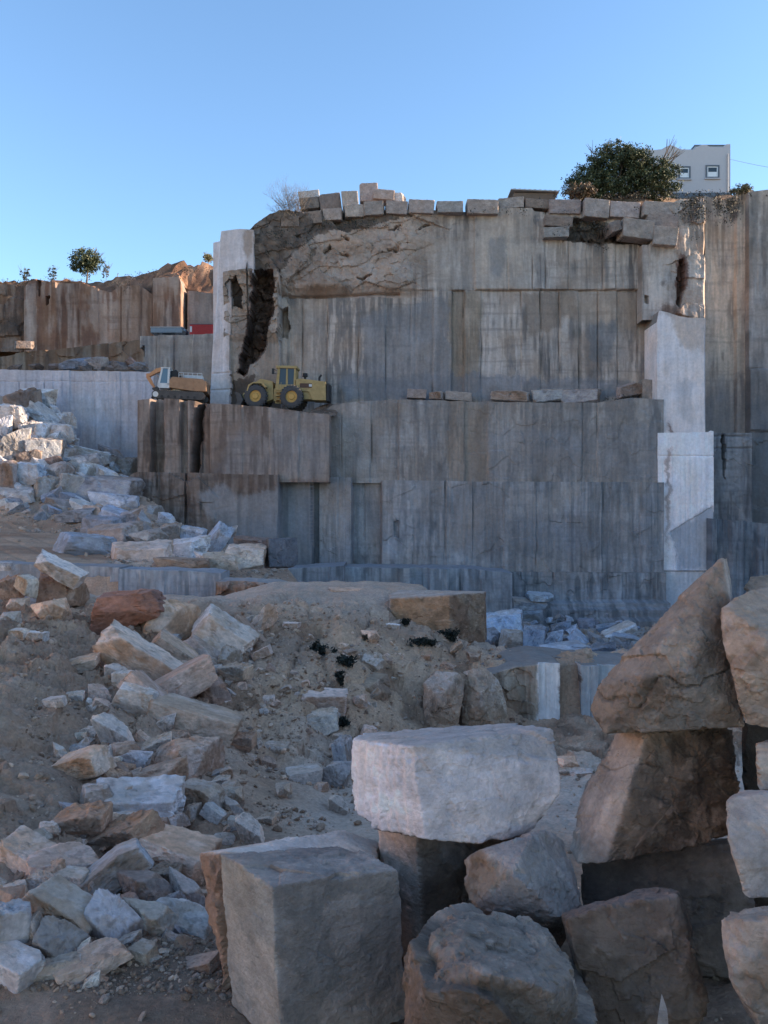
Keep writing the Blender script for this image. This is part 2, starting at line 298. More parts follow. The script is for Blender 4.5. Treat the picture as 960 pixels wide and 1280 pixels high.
def wall_col(base, lo, hi, xs=(), seed=1, pv=.25, patches=(), streaks=1.0, rust=0., vgrad=None):
    def f(PX, PY):
        s = fbm(v3(PX*.16, PY*.012, seed), 4, seed); s2 = fbm(v3(PX*.6, PY*.03, seed), 3, seed+9); bl = fbm(v3(PX*.03, PY*.03, seed), 4, seed+5)
        s3 = fbm(v3(PX*.28, PY*.02, seed+40), 4, seed+21); brk = ss(-.25, .25, fbm(v3(PX*.05, PY*.035, seed+9), 3, seed+22))
        cut = np.floor(PX/31.+2.2*fbm(v3(PX*.01, PY*.004, seed), 2, seed+31)).astype(np.int64); blk = _h(cut, cut*0, cut*0, seed+5)
        patch = fbm(v3(PX*.06, PY*.018, seed), 5, seed+33, .6)
        c = mixc(base, lo, ss(0, .08, patch+.5*(blk-.5))*.75*streaks); c = mixc(c, hi, ss(.06, .14, -patch+.4*(.5-blk))*.75*streaks)
        c = mixc(c, lo, ss(.05, .3, s)*.6*streaks*brk); c = mixc(c, hi, ss(.02, .28, -s+.3*s2)*.8*streaks)
        c = mixc(c, np.array(lo)*.45, ss(.1, .32, s3)*.6*streaks*brk); c = mixc(c, np.array(hi)*1.25, ss(.12, .3, -s3)*.75*streaks*(1-.6*brk))
        c = mixc(c, np.array(lo)*.6, ss(.25, .5, s2)*.3*streaks)
        hb = fbm(v3(PX*.02, PY*.25, seed), 3, seed+51); c = mixc(c, np.array(lo)*.75, ss(.2, .5, hb)*.35*streaks); c = mixc(c, np.array(base)*np.array((1.07, .98, .9)), ss(0, .5, bl)*.5)
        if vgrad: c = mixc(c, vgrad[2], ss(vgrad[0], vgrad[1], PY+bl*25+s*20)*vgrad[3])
        if rust: c = mixc(c, (.3, .17, .1), ss(.0, .4, fbm(v3(PX*.1, PY*.02, seed+3), 4, seed+13))*rust)
        if len(xs): c = c*(1-pv/2+pv*pid(PX, xs, seed))[..., None]
        for poly, pc, st in patches:
            nx = PX+7*fbm(v3(PX*.09, PY*.09), 5, 91, .6); ny = PY+9*fbm(v3(PX*.12, PY*.05), 5, 92, .6)
            soft = sum(inpoly(nx+a_, ny+b_, poly)*1. for a_, b_ in ((0,0),(2,0),(-2,0),(0,3),(0,-3)))/5; c = c*(1-soft*st)[..., None]+np.asarray(pc)*(.82+.36*(c.mean(-1)/c.mean()))[..., None]*(soft*st)[..., None]
        return c
    return f
def rough(PX, PY, D, amp, sc=.5, seed=0):
    X = PX*D/1000; Z = PY*D/1000; return amp*(.6*facet(v3(X*sc, Z*sc, seed), seed)+.6*fbm(v3(X*sc*1.6, Z*sc*1.6), 5, seed+2, .55))

# far left terrace
def o_i1(X, Y): return rough(X, Y, 133, .9, .3, 3)
sheet('cliff', -260, 40, [(-260,350),(0,355),(40,358)], 440, 131.3, o_i1, wall_col((.21,.145,.11), (.15,.1,.08), (.27,.22,.19), rust=.3, seed=3, patches=[([(0,402),(30,395),(33,416),(0,420)], DARK, .9)]), 6)
xs = (47, 72, 100, 124, 152, 191, 229)
def o_i2(X, Y):
    r = steps(X, [(0,.0),(47,.6),(73,.1),(100,.5),(124,.2),(152,.4),(176,.1),(191,.7),(229,-.4)])+grooves(X, Y, [(x, .35) for x in xs]); r = r-1.4*inpoly(X, Y, [(60,372),(64,371),(63,381),(60,382)])-.8*inpoly(X, Y, [(49,352),(53,352),(52,372),(50,370)])
    return r-1.6*np.exp(-((X-230)/1.6)**2)*(Y < 410)
sheet('cliff', 30, 268, [(30,360),(36,352),(45,350),(70,354),(100,354),(115,359),(140,366),(150,358),(176,358),(190,368),(192,349),(225,347),(230,362),(268,366)], 442, 130, o_i2,
      wall_col((.3,.19,.14), (.21,.12,.09), (.42,.33,.28), xs, 5, .25, rust=.4, patches=[([(229,360),(268,360),(268,440),(229,440)], (.27,.25,.24), .6), ([(34,355),(48,355),(44,425),(32,430)], (.4,.34,.31), .6)]), 6)
sheet('cliff', -260, 180, [(-260,455),(0,446),(30,441),(100,434),(172,425),(180,425)], 475, 126.5,
      lambda X, Y: steps(X, [(0,0),(20,.5),(60,.1),(95,.4),(135,.0)])+rough(X, Y, 126, .25, .4, 8), wall_col((.26,.2,.155), (.17,.12,.09), (.3,.26,.22), (20,60,95,135), 7, rust=.25), 6)
xs = (197, 219, 241)
sheet('rock_bench', 175, 268, [(175,420),(268,418)], 482, 120, lambda X, Y: steps(X, [(0,0),(197,.3),(219,.1),(241,.4)])+grooves(X, Y, [(x,.3) for x in xs])-2.5*inpoly(X, Y, [(175,436),(181,432),(179,452),(175,452)]),
      wall_col((.36,.34,.32), GREY, (.46,.45,.43), xs, 9, .15), 12)
# pale sawn wall behind the left rubble
xs = (24, 56, 88, 119, 151)
sheet('rock_bench', -300, 192, [(-300,462),(0,462),(60,463),(192,465)], 640, 96,
      lambda X, Y: steps(X, [(0,0),(56,.15),(88,-.05),(119,.12),(151,0)])+grooves(X, Y, [(x,.22,478,700) for x in xs])+hgroove(Y, (477,), .08),
      wall_col((.55,.59,.68), (.46,.5,.58), (.64,.68,.76), xs, 11, .06, streaks=.5, vgrad=(540,600,(.4,.44,.5),.5)), 32)
# broken crag and upper wall
def o_up(X, Y):
    nat = ss(0, 1, np.clip((372-Y+ (X < 350)*60)/14, 0, 1))*(1-ss(500, 585, X+Y*.3-85)); cours = ss(362, 364.5, Y)
    lower = steps(X, [(0,.3),(360,-.2),(409,.0),(448,.12),(482,-.1),(541,.1),(565,-.3),(580,.2),(601,.0),(651,.15),(675,.0),(699,.12),(723,-.05),(747,.1),(771,.0),(796,-.3)])
    upper = steps(X, [(0,0),(593,.35),(681,.28),(710,.2),(753,.42),(768,.35),(805,.5)])
    left = X < 352
    r = np.where(Y > 363, lower, upper)*(1-nat)+nat*(1.0+rough(X, Y, 94, .95, .2, 13)+rough(X, Y, 94, .2, 1.1, 33)+.25*(np.floor((Y+.25*X+12*fbm(v3(X*.04,Y*.04),3,9))/17)%2)*.7)+.12*(1-cours)*(1-nat)
    r = r+grooves(X, Y, [(x,.3,365,510) for x in (378,409,448,482,513,541,565,580,601,651,675,699,723,747,771,796,808)])*(1-nat)
    r = r+grooves(X, Y, [(x,.3,250,363) for x in (634,665,681,710,753,768,805)])*(1-nat)
    r = r-.5*np.exp(-((Y-(371-ss(400,480,X)*3))/1.3)**2)*(X > 345)*(X < 500)-.12*np.exp(-((Y-363.5)/1.)**2)*(X > 560)
    # overhang lines of the crag
    for a, b_, c_, d_ in ((430,300,452,310),(480,318,508,312),(448,352,468,346),(425,318,440,322),(400,325,415,312),(485,288,500,284),(520,290,538,284)):
        t = np.clip(((X-a)*(c_-a)+(Y-b_)*(d_-b_))/((c_-a)**2+(d_-b_)**2), 0, 1); q = np.hypot(X+5*fbm(v3(X*.1, Y*.1), 3, 6)-a-t*(c_-a), Y-b_-t*(d_-b_)+9*fbm(v3(X*.09, Y*.09), 4, 5)); r = r-1.1*np.exp(-(q/(.5+1.1*np.sin(t*3.1)))**2)
    cl = [(322,345),(345,343),(346,368),(340,395),(338,420),(330,440),(318,456),(306,470),(300,468),(303,448),(312,425),(316,395),(318,368)]
    nx = X+4*fbm(v3(X*.1, Y*.1), 3, 95); ny = Y+3*fbm(v3(X*.12, Y*.12), 3, 96)
    r = r-(1.8+rough(X, Y, 94, 1., .9, 14))*inpoly(nx, ny, cl)-1.3*inpoly(nx, ny, [(287,360),(299,352),(305,372),(303,392),(292,385)])
    r = r+(.8+rough(X, Y, 94, .35, .3, 15))*left*(Y > 343)*(1-inpoly(nx, ny, cl))*(1-ss(470, 500, Y)*.5)-1.5*inpoly(nx, ny, [(350,388),(360,384),(360,422),(350,424)])
    r = r-(1.2+rough(X, Y, 94, .8, .8, 16))*inpoly(nx, ny, [(703,276),(740,274),(762,292),(800,290),(812,308),(756,306),(703,302)])
    return r
up_x = (360,409,448,482,541,565,580,601,651,675,699,723,747,771,796)
def c_up(X, Y):
    f = wall_col((.39,.345,.305), (.235,.23,.23), (.55,.5,.455), up_x, 15, .2, patches=[
      ([(360,380),(410,375),(410,500),(352,500)], (.38,.34,.3), .8), ([(596,262),(666,262),(668,360),(600,360)], (.4,.36,.32), .8),
      ([(452,395),(560,372),(565,500),(455,500)], (.24,.245,.255), .8), ([(612,300),(632,300),(628,350),(612,345)], (.25,.25,.25), .8),
      ([(560,364),(600,364),(600,498),(566,498)], (.3,.255,.2), .8), ([(652,366),(720,366),(700,410),(660,420)], (.24,.2,.165), .8),
      ([(700,366),(822,366),(822,402),(760,415),(705,398)], (.36,.3,.245), .7), ([(735,410),(770,400),(765,455),(740,450)], (.2,.21,.22), .8),
      ([(540,300),(600,298),(600,362),(545,362)], (.38,.35,.32), .8), ([(430,495),(420,470),(600,468),(820,480),(820,500),(430,500)], (.22,.235,.26), .8)])
    c = f(X, Y); nat = (Y < 372)*(1-ss(500, 580, X+Y*.3-85)); n1 = fbm(v3(X*.04, Y*.05), 5, 97); n2 = fbm(v3(X*.15, Y*.2), 4, 98)
    cc = mixc((.5,.42,.365), (.37,.3,.25), ss(-.1,.4,n1)); cc = mixc(cc, (.45,.41,.37), ss(.1,.5,n2)*.6); cc = mixc(cc, (.14,.11,.09), ss(.3,.6,-n2)*.5); c = c*(1-nat[..., None])+cc*nat[..., None]
    nx = X+5*fbm(v3(X*.1, Y*.1), 3, 95); ny = Y+4*fbm(v3(X*.12, Y*.12), 3, 96)
    sc = [(312,270),(350,262),(480,265),(520,272),(440,292),(400,298),(372,318),(350,352),(300,346),(312,320)]
    c = mixc(c, mixc((.11,.095,.085), (.2,.17,.145), ss(-.2,.4,n2)), inpoly(nx, ny, sc)*.9)
    c = mixc(c, (.34,.29,.24), ((X < 350) & (Y > 345))*.7)
    cl = [(318,345),(347,343),(348,368),(342,395),(340,420),(333,440),(320,458),(306,472),(298,468),(301,448),(309,425),(312,395),(316,368)]
    c = mixc(c, mixc((.09,.065,.055), (.19,.14,.12), ss(-.1,.5,n2)), inpoly(nx, ny, cl)*.95); c = mixc(c, DARK, inpoly(nx, ny, [(287,360),(299,352),(305,372),(303,392),(292,385)])*.9)
    c = mixc(c, (.1,.08,.07), inpoly(nx, ny, [(290,480),(318,468),(322,505),(288,508)])*.85)
    c = mixc(c, mixc((.1,.08,.065), (.18,.15,.12), ss(-.2,.4,n2)), inpoly(nx, ny, [(700,274),(745,272),(765,290),(802,288),(815,308),(756,308),(703,304)])*.9); return c
sheet('cliff', 283, 826, [(283,346),(312,344),(314,292),(330,278),(350,268),(400,275),(440,272),(480,267),(592,265),(594,262),(664,262),(667,266),(700,268),(826,258)], 516, 94, o_up, c_up, 8, step=1.25, mat='wall')
# left pillar
sheet('rock_pillar', 258, 318, [(258,290),(276,288),(300,287),(318,290)], 512, 92.3, lambda X, Y: -np.clip((276-(Y-288)*.07-X)*.35, 0, 3)+hgroove(Y, (466, 487), .12)-5.5*((X+4*fbm(v3(X*.1, Y*.06), 4, 8) > 288) & (Y > 343+5*fbm(v3(X*.2, Y*.1), 3, 9))),
      wall_col((.68,.67,.7), (.58,.57,.6), (.76,.75,.78), (), 17, .1, streaks=.35, patches=[([(306,288),(318,288),(318,320),(308,330),(303,300)], (.3,.25,.21), .8), ([(283,342),(318,342),(318,505),(286,505)], (.3,.25,.21), .5)]), 5, turn=-14)
# bench that carries the machines
def o_e1(X, Y):
    r = steps(X, [(0,.6),(191,-.9),(205,.4),(227,-.4),(234,.3),(252,-.2),(263,.7),(304,.6),(337,.7),(375,.5)], 1.2)+grooves(X, Y, [(304,.1),(337,.15),(375,.25),(263,.3)])
    nx = X+3*fbm(v3(Y*.12, X*.05), 3, 44); return r-2.2*np.exp(-((nx-(250-(Y-500)*.06))/3.2)**2)
sheet('rock_bench', 174, 412, [(174,501),(200,498),(250,502),(262,505),(330,509),(375,515),(412,519)], 603, 86.6, o_e1,
      wall_col((.26,.215,.19), (.18,.145,.125), (.34,.3,.27), (191,205,227,250,263,304,337,375), 19, .2, vgrad=None, patches=[([(337,510),(412,518),(412,600),(350,600)], (.3,.3,.3), .5), ([(280,560),(300,540),(410,560),(410,594),(270,594)], (.24,.24,.25), .4), ([(241,500),(255,500),(254,560),(244,594),(240,594)], (.12,.085,.07), .8)]), 9)
def o_e2(X, Y):
    r = steps(X, [(0,.9),(200,.5),(236,.9),(312,.9),(350,-1.4),(389,-3.0)], 1.0)+grooves(X, Y, [(312,.3),(198,.8),(233,.9)])
    return r+rough(X, Y, 86, .5, .35, 51)*(1-ss(240, 300, X))
sheet('rock_bench', 164, 403, [(164,595),(175,590),(300,593),(350,594),(403,597)], 720, 86.0, o_e2,
      wall_col((.22,.18,.16), (.15,.125,.11), (.28,.25,.23), (200,236,312,350,389), 21, .2, patches=[([(250,615),(280,608),(300,620),(350,610),(403,600),(403,720),(300,720),(285,665),(258,640)], (.28,.31,.34), .75), ([(352,600),(403,600),(403,720),(352,720)], (.2,.23,.26), .6)]), 9)
# lower wall in three courses
c3x = (412,427,464,498,548,580,609,655,727,745,790)
sheet('rock_bench', 409, 828, [(409,512),(418,506),(440,503),(498,500),(560,502),(609,503),(745,504),(790,498),(828,500)], 604, 90,
      lambda X, Y: steps(X, [(0,.5),(464,.3),(498,.6),(580,.2),(609,.4),(727,.3),(745,.45)])+grooves(X, Y, [(427,.15),(464,.3),(498,.35),(580,.3),(609,.25),(727,.2),(745,.2)])+rough(X, Y, 90, .1, .5, 53),
      wall_col((.31,.3,.29), (.23,.235,.24), (.42,.41,.395), c3x, 23, .2, streaks=.7, patches=[([(560,502),(608,504),(608,600),(560,600)], (.29,.235,.18), .5), ([(412,505),(464,503),(464,600),(412,600)], (.36,.34,.32), .4), ([(610,540),(822,530),(822,600),(610,600)], (.25,.26,.275), .5)]), 9)
c4x = (441,477,516,556,590,628,670,711,752,799)
sheet('rock_bench', 400, 828, [(400,599),(402,597),(440,597),(442,603),(476,603),(478,600),(600,602),(828,603)], 718, 89.2,
      lambda X, Y: steps(X, [(0,.8),(441,-.9),(477,.5),(516,.4),(556,.5),(590,.35),(628,.45),(670,.4),(711,.5),(752,.3),(799,.5)])+grooves(X, Y, [(x,.35) for x in c4x[2:]]+[(456,.2),(425,.12)])+rough(X, Y, 89, .1, .5, 55)-.3*inpoly(X, Y, [(493,652),(499,650),(499,672),(493,670)]),
      wall_col((.36,.395,.425), (.235,.255,.28), (.48,.5,.53), c4x, 25, .2, streaks=.7, patches=[([(493,650),(500,650),(500,674),(494,674)], (.14,.16,.18), .7), ([(535,648),(543,648),(542,668),(534,668)], (.14,.16,.18), .7), ([(560,605),(628,605),(628,690),(600,700),(565,690)], (.22,.22,.225), .5), ([(402,598),(441,598),(441,640),(402,640)], (.29,.28,.27), .6),
        ([(630,650),(700,640),(800,655),(820,690),(700,700),(640,690)], (.18,.2,.225), .45)]), 9)
sheet('rock_bench', 560, 832, [(560,714),(832,716)], 800, 88.4,
      lambda X, Y: steps(X, [(0,.3),(612,.5),(650,.3),(691,.45),(777,.2)])+grooves(X, Y, [(x,.3,700,752) for x in (576,612,650,691,733,777)])+1.3*ss(750,752,Y)+.9*ss(757,759,Y)+1.3*ss(768,771,Y+2*fbm(v3(X*.1, Y*.1), 2, 8))+rough(X, Y, 88, .15, .6, 57),
      wall_col((.29,.32,.35), (.2,.225,.25), (.42,.44,.47), (576,612,650,691,733,777), 27, .2, patches=[([(560,750),(830,752),(830,758),(560,757)], (.4,.42,.44), .5)]), 8)
# low row of cut benches in front of the wall
sheet('rock_bench', 425, 640, [(425,709),(500,710),(580,711),(598,712),(640,716)], 780, 82, lambda X, Y: steps(X, [(0,0),(499,.5),(513,-.6),(536,.3),(560,-.2),(600,.2)])+grooves(X, Y, [(x,.3) for x in (450,475,499,536,575,600)]),
      wall_col((.33,.38,.43), (.25,.29,.33), (.44,.49,.54), (450,475,499,513,536,575,600), 29, .3), 6, back_col=(.33,.36,.4))
sheet('rock_bench', 272, 430, [(272,716),(300,712),(360,711),(430,707)], 770, 80, lambda X, Y: steps(X, [(0,0),(330,.3),(378,.0),(412,.4)])+grooves(X, Y, [(x,.3) for x in (330,378,412)]),
      wall_col((.32,.37,.42), (.25,.29,.33), (.42,.47,.52), (330,378,412), 31, .2), 6, back_col=(.33,.36,.4))
# sawn ledges left of centre, at mid distance
sheet('rock_bench', -500, 151, [(-500,704),(0,704),(60,706),(110,708),(151,709)], 765, 50.4, lambda X, Y: steps(X, [(0,0),(14,.1),(60,.0),(138,.25)])+grooves(X, Y, [(14,.12),(60,.1),(145,.15)]),
      wall_col((.42,.46,.5), (.33,.37,.41), (.52,.55,.59), (14,60,110), 33, .15, patches=[([(-20,704),(50,704),(50,735),(-20,735)], (.37,.37,.38), .5)]), 2.5, back_col=(.34,.34,.35))
sheet('rock_bench', 148, 276, [(148,711),(200,713),(240,714),(276,717)], 775, 49.6, lambda X, Y: steps(X, [(0,0),(174,.06),(206,.0)])+grooves(X, Y, [(174,.06)]),
      wall_col((.38,.43,.48), (.3,.35,.4), (.48,.52,.57), (174,206), 35, .08), 2.8, back_col=(.36,.38,.41))
sheet('rock_bench', 270, 352, [(270,727),(300,726),(330,728),(352,733)], [(270,758),(352,750)], 46, lambda X, Y: rough(X, Y, 46, .35, 1.2, 60), wall_col((.33,.2,.13), (.22,.13,.09), (.42,.3,.22), (), 37, patches=[([(270,724),(352,724),(352,731),(270,731)], (.42,.38,.35), .8)]), 3, mat='crag', back_col=(.42,.4,.39))
# tan bank rock and cut faces above the lower floor
def o_bk(X, Y):
    return steps(X, [(0,.9),(669,.6),(697,-.7),(722,.5),(745,.1)], .7)+rough(X, Y, 33, .22, 1.5, 62)*(1-ss(655, 668, X))+grooves(X, Y, [(678,.06),(686,.05),(735,.08),(760,.1)], .6)
sheet('rock_bench', 606, 1010, [(606,838),(640,829),(672,825),(700,826),(722,829),(800,832),(1010,835)], 960, 33, o_bk,
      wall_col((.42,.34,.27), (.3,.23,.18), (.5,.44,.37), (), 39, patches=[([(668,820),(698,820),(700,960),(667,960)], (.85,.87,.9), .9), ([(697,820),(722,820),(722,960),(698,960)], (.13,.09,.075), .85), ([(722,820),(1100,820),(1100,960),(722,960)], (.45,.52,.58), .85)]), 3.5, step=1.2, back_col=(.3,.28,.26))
# right-hand buttress and walls
def cham(X, x1, n=5): return -np.clip(X-(x1-n), 0, n)*.2
sheet('rock_buttress', 803, 885, [(803,306),(812,306),(815,300),(830,262),(846,250),(885,246)], 400, 92.0, lambda X, Y: cham(X, 885)+rough(X, Y, 89, .5, .35, 64)*(ss(820,850,X))-1.3*inpoly(X+4*fbm(v3(X*.2,Y*.1),3,3), Y, [(847,325),(856,325),(857,360),(850,385),(845,370)])-.8*inpoly(X, Y, [(805,368),(810,370),(810,380),(805,378)]),
      wall_col((.52,.46,.42), (.42,.37,.33), (.62,.56,.51), (), 41, patches=[([(846,322),(857,322),(858,362),(848,388),(844,368)], (.12,.06,.045), .9), ([(850,250),(878,250),(876,275),(855,285),(848,270)], (.13,.11,.1), .8), ([(826,384),(845,380),(850,400),(835,404)], (.12,.08,.065), .8), ([(812,318),(838,322),(836,375),(814,370)], (.5,.47,.44), .6), ([(827,352),(832,350),(834,356),(828,357)], DARK, .8)]), 6, step=1.2)
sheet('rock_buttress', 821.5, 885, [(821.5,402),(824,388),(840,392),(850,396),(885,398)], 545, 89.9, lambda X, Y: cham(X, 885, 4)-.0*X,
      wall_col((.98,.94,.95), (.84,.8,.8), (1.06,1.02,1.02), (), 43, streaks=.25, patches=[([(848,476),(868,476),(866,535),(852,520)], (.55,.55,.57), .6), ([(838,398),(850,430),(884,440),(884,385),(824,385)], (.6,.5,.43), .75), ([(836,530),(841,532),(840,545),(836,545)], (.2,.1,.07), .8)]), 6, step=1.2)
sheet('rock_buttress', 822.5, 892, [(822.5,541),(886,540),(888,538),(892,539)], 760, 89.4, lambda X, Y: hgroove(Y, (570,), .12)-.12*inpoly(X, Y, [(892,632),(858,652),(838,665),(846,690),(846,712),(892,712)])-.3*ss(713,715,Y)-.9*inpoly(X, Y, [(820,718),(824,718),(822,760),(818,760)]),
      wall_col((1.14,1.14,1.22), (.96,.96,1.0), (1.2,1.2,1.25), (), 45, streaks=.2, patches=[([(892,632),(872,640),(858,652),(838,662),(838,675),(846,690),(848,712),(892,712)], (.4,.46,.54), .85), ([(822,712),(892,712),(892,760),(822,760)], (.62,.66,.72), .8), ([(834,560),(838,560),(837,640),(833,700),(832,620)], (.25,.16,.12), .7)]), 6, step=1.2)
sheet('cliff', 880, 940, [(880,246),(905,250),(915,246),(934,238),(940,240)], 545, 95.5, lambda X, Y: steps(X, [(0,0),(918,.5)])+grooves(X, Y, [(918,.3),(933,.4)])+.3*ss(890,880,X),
      wall_col((.62,.5,.41), (.46,.38,.33), (.75,.62,.5), (918,), 47, .1, vgrad=(420,520,(.24,.25,.27),.8), patches=[([(893,250),(902,248),(904,268),(897,275)], (.1,.08,.07), .8), ([(908,250),(918,246),(922,268),(914,278),(909,268)], (.1,.08,.07), .8)]), 6)  # warm tan base stands in for sunlight bounced off the buttress edge
sheet('rock_bench', 888, 940, [(888,541),(940,541)], 662, 91, lambda X, Y: -1.0*inpoly(X+2*fbm(v3(Y*.1, X*.1), 2, 4), Y, [(902,543),(906,543),(906,600),(903,590)])+hgroove(Y, (545, 560), .2)+rough(X, Y, 90, .1, .6, 66), wall_col((.25,.28,.31), (.19,.21,.24), (.33,.36,.39), (), 49), 6)
rx = (962, 995, 1040, 1090, 1150, 1210)
sheet('cliff', 934, 1330, [(934,242),(960,239),(1100,235),(1330,230)], 760, 94.5, lambda X, Y: steps(X, [(0,.5),(962,.2),(1000,-1.5),(1060,-3),(1150,-4)])+grooves(X, Y, [(x,.3) for x in rx])+hgroove(Y, (462, 540), .25)+.4*ss(461,463,Y)-.3*ss(539,541,Y)+rough(X, Y, 91, .25, .3, 68)*ss(540,560,Y),
      wall_col((.42,.38,.35), (.31,.29,.27), (.52,.47,.43), rx, 51, .15, vgrad=(420,560,(.19,.22,.25),.85)), 8, step=2)
sheet('rock_bench', 890, 1330, [(890,648),(935,652),(960,655),(1330,655)], 790, 88, lambda X, Y: steps(X, [(0,0),(897,-.4),(913,.3),(930,-.2),(948,.2),(962,0)])+grooves(X, Y, [(905,.2),(921,.2),(940,.25),(955,.2)]), wall_col((.2,.245,.3), (.15,.185,.23), (.28,.33,.38), (897,913,930,948,962,1000,1060), 53, .2), 8, step=2)
# the quarry's right side, returning towards the camera (outside the frame)
def side_wall():
    ys = np.linspace(-60, 100, 120); zs = np.linspace(-13, 33, 50); Yg, Zg = np.meshgrid(ys, zs)
    Xg = 76+1.5*np.floor((Zg+13)/11.5)+.6*np.floor(Yg/7) % 2*.5+.4*fbm(v3(Yg*.3, Zg*.1), 4, 70); c = wall_col((.33,.3,.27), (.25,.24,.23), (.42,.39,.36), (), 55)(Yg*10, -Zg*10)
    me = mesh_np('cliff', np.stack([Xg, Yg, Zg], -1).reshape(-1, 3), grid_faces(*Xg.shape), c.reshape(-1, 3), M['wall'], False); tag(link('cliff', me), kind='structure')
side_wall()
# pale unseen wall added left of the frame to bounce warm sunlight back
def bounce_wall():
    ys = np.linspace(-90, 60, 150); zs = np.linspace(-7, 34, 50); Yg, Zg = np.meshgrid(ys, zs)
    Xg = -84-3*np.floor((Zg+7)/9)-.3*(np.floor(Yg/6) % 2)-.5*fbm(v3(Yg*.3, Zg*.1), 4, 70); c = wall_col((.62,.55,.5), (.5,.45,.42), (.72,.66,.6), (), 56)(Yg*10, -Zg*10)
    me = mesh_np('cliff', np.stack([Xg, Yg, Zg], -1).reshape(-1, 3), grid_faces(*Xg.shape), c.reshape(-1, 3), M['wall'], False); tag(link('cliff', me), kind='structure')
bounce_wall()
# hilltops behind the rims
def hill(x0, x1, y0, y1, f, cf, nx=260, ny=90):
    xs_ = np.linspace(x0, x1, nx); ys_ = np.concatenate([[y0-.15], y0+(y1-y0)*np.linspace(0, 1, ny-1)**3]); Xg, Yg = np.meshgrid(xs_, ys_); Zg = f(Xg, Yg); Yg[0] += .0; Zg[0] = Zg[1]-4
    me = mesh_np('hill', np.stack([Xg, Yg, Zg], -1).reshape(-1, 3), grid_faces(*Xg.shape), cf(Xg, Yg).reshape(-1, 3), M['dirt']); tag(link('hill', me), kind='structure')
def hz_main(X, Y):
    z = 30.5+4.7*ss(-14, -9, X)+.5*ss(-20, 20, X)+ss(14, 30, X)*(ss(94, 107, Y-3.5*ss(32, 40, X))*6.6)+.8*ss(30,40,X)+.5*fbm(v3(X*.2, Y*.2), 4, 81)+.25*facet(v3(X*.6, Y*.6), 82)
    return z-ss(150, 400, Y)*6
def hc_main(X, Y):
    n1 = fbm(v3(X*.3, Y*.3), 4, 83); return .5*mixc(mixc((.17,.14,.12), (.24,.2,.17), ss(-.3,.4,n1)), (.07,.07,.045), ss(.1,.4,fbm(v3(X*.5, Y*.5), 3, 84))*.6)
hill(-14, 260, 97.2, 900, hz_main, hc_main)
def hz_left(X, Y):
    px = 480+X/134*1000; a = np.interp(px, [-300,0,90,150,190,205,225,245,262,275,330], [347,347,344,341,331,323,320,321,325,328,345])
    z0 = np.interp(480+X/131.6*1000, [-300,0,30,36,70,100,115,140,150,176,190,192,225,230,268,300], [352,356,360,354,356,356,361,368,360,360,369,351,349,364,368,368]); t = ss(131.9, 136, Y)
    return (640-(z0*(1-t)+a*t))*.1325+.7*fbm(v3(X*.4, Y*.4), 4, 85)*(.4+t*.6)+.55*facet(v3(X*.5, Y*.5), 86)*(1-ss(140,170,Y)*.7)-ss(150,400,Y)*5
def hc_left(X, Y):
    n1 = fbm(v3(X*.35, Y*.35), 4, 87); n2 = fbm(v3(X*.8, Y*.8), 4, 88)
    c = mixc((.07,.05,.043), (.12,.08,.065), ss(-.2,.4,n1)); c = mixc(c, (.2,.15,.12), ss(.2,.4,n2)*.8); return mixc(c, (.035,.03,.025), ss(.05,.3,-n2)*.7)
hill(-260, -17, 131.6, 900, hz_left, hc_left, 420, 120)

# ------------------------------------------------------------------ rock builder: plane-bounded bodies, chipped and roughened
_ico = {}
def ico(sub):
    if sub not in _ico:
        bm = bmesh.new(); bmesh.ops.create_icosphere(bm, subdivisions=sub, radius=1); bm.verts.ensure_lookup_table()
        _ico[sub] = (np.array([v.co[:] for v in bm.verts]), np.array([[v.index for v in f.verts] for f in bm.faces], np.int32)); bm.free()
    v, f = _ico[sub]; return v/np.linalg.norm(v, axis=1, keepdims=True), f
def hull_planes(pts):
    bm = bmesh.new(); [bm.verts.new(p) for p in pts]; bmesh.ops.convex_hull(bm, input=bm.verts)
    bm.faces.ensure_lookup_table(); loose = [v for v in bm.verts if not v.link_faces]
    for v in loose: bm.verts.remove(v)
    bm.normal_update(); Ns, As, Cs = [], [], []
    for f in bm.faces:
        Ns.append(f.normal[:]); As.append(f.calc_area()); Cs.append(f.calc_center_median()[:])
    Vs = np.array([v.co[:] for v in bm.verts]); bm.free(); Ns = np.array(Ns); Cs = np.array(Cs); As = np.array(As)
    c = (Cs*As[:, None]).sum(0)/As.sum(); s = np.sign(((Cs-c)*Ns).sum(1)); Ns = Ns*s[:, None]
    d = ((Cs-c)*Ns).sum(1); keep = []
    for i in np.argsort(-As):
        if all(Ns[i] @ Ns[j] < .997 for j in keep): keep.append(i)
    return c, Ns[keep], d[keep], Vs
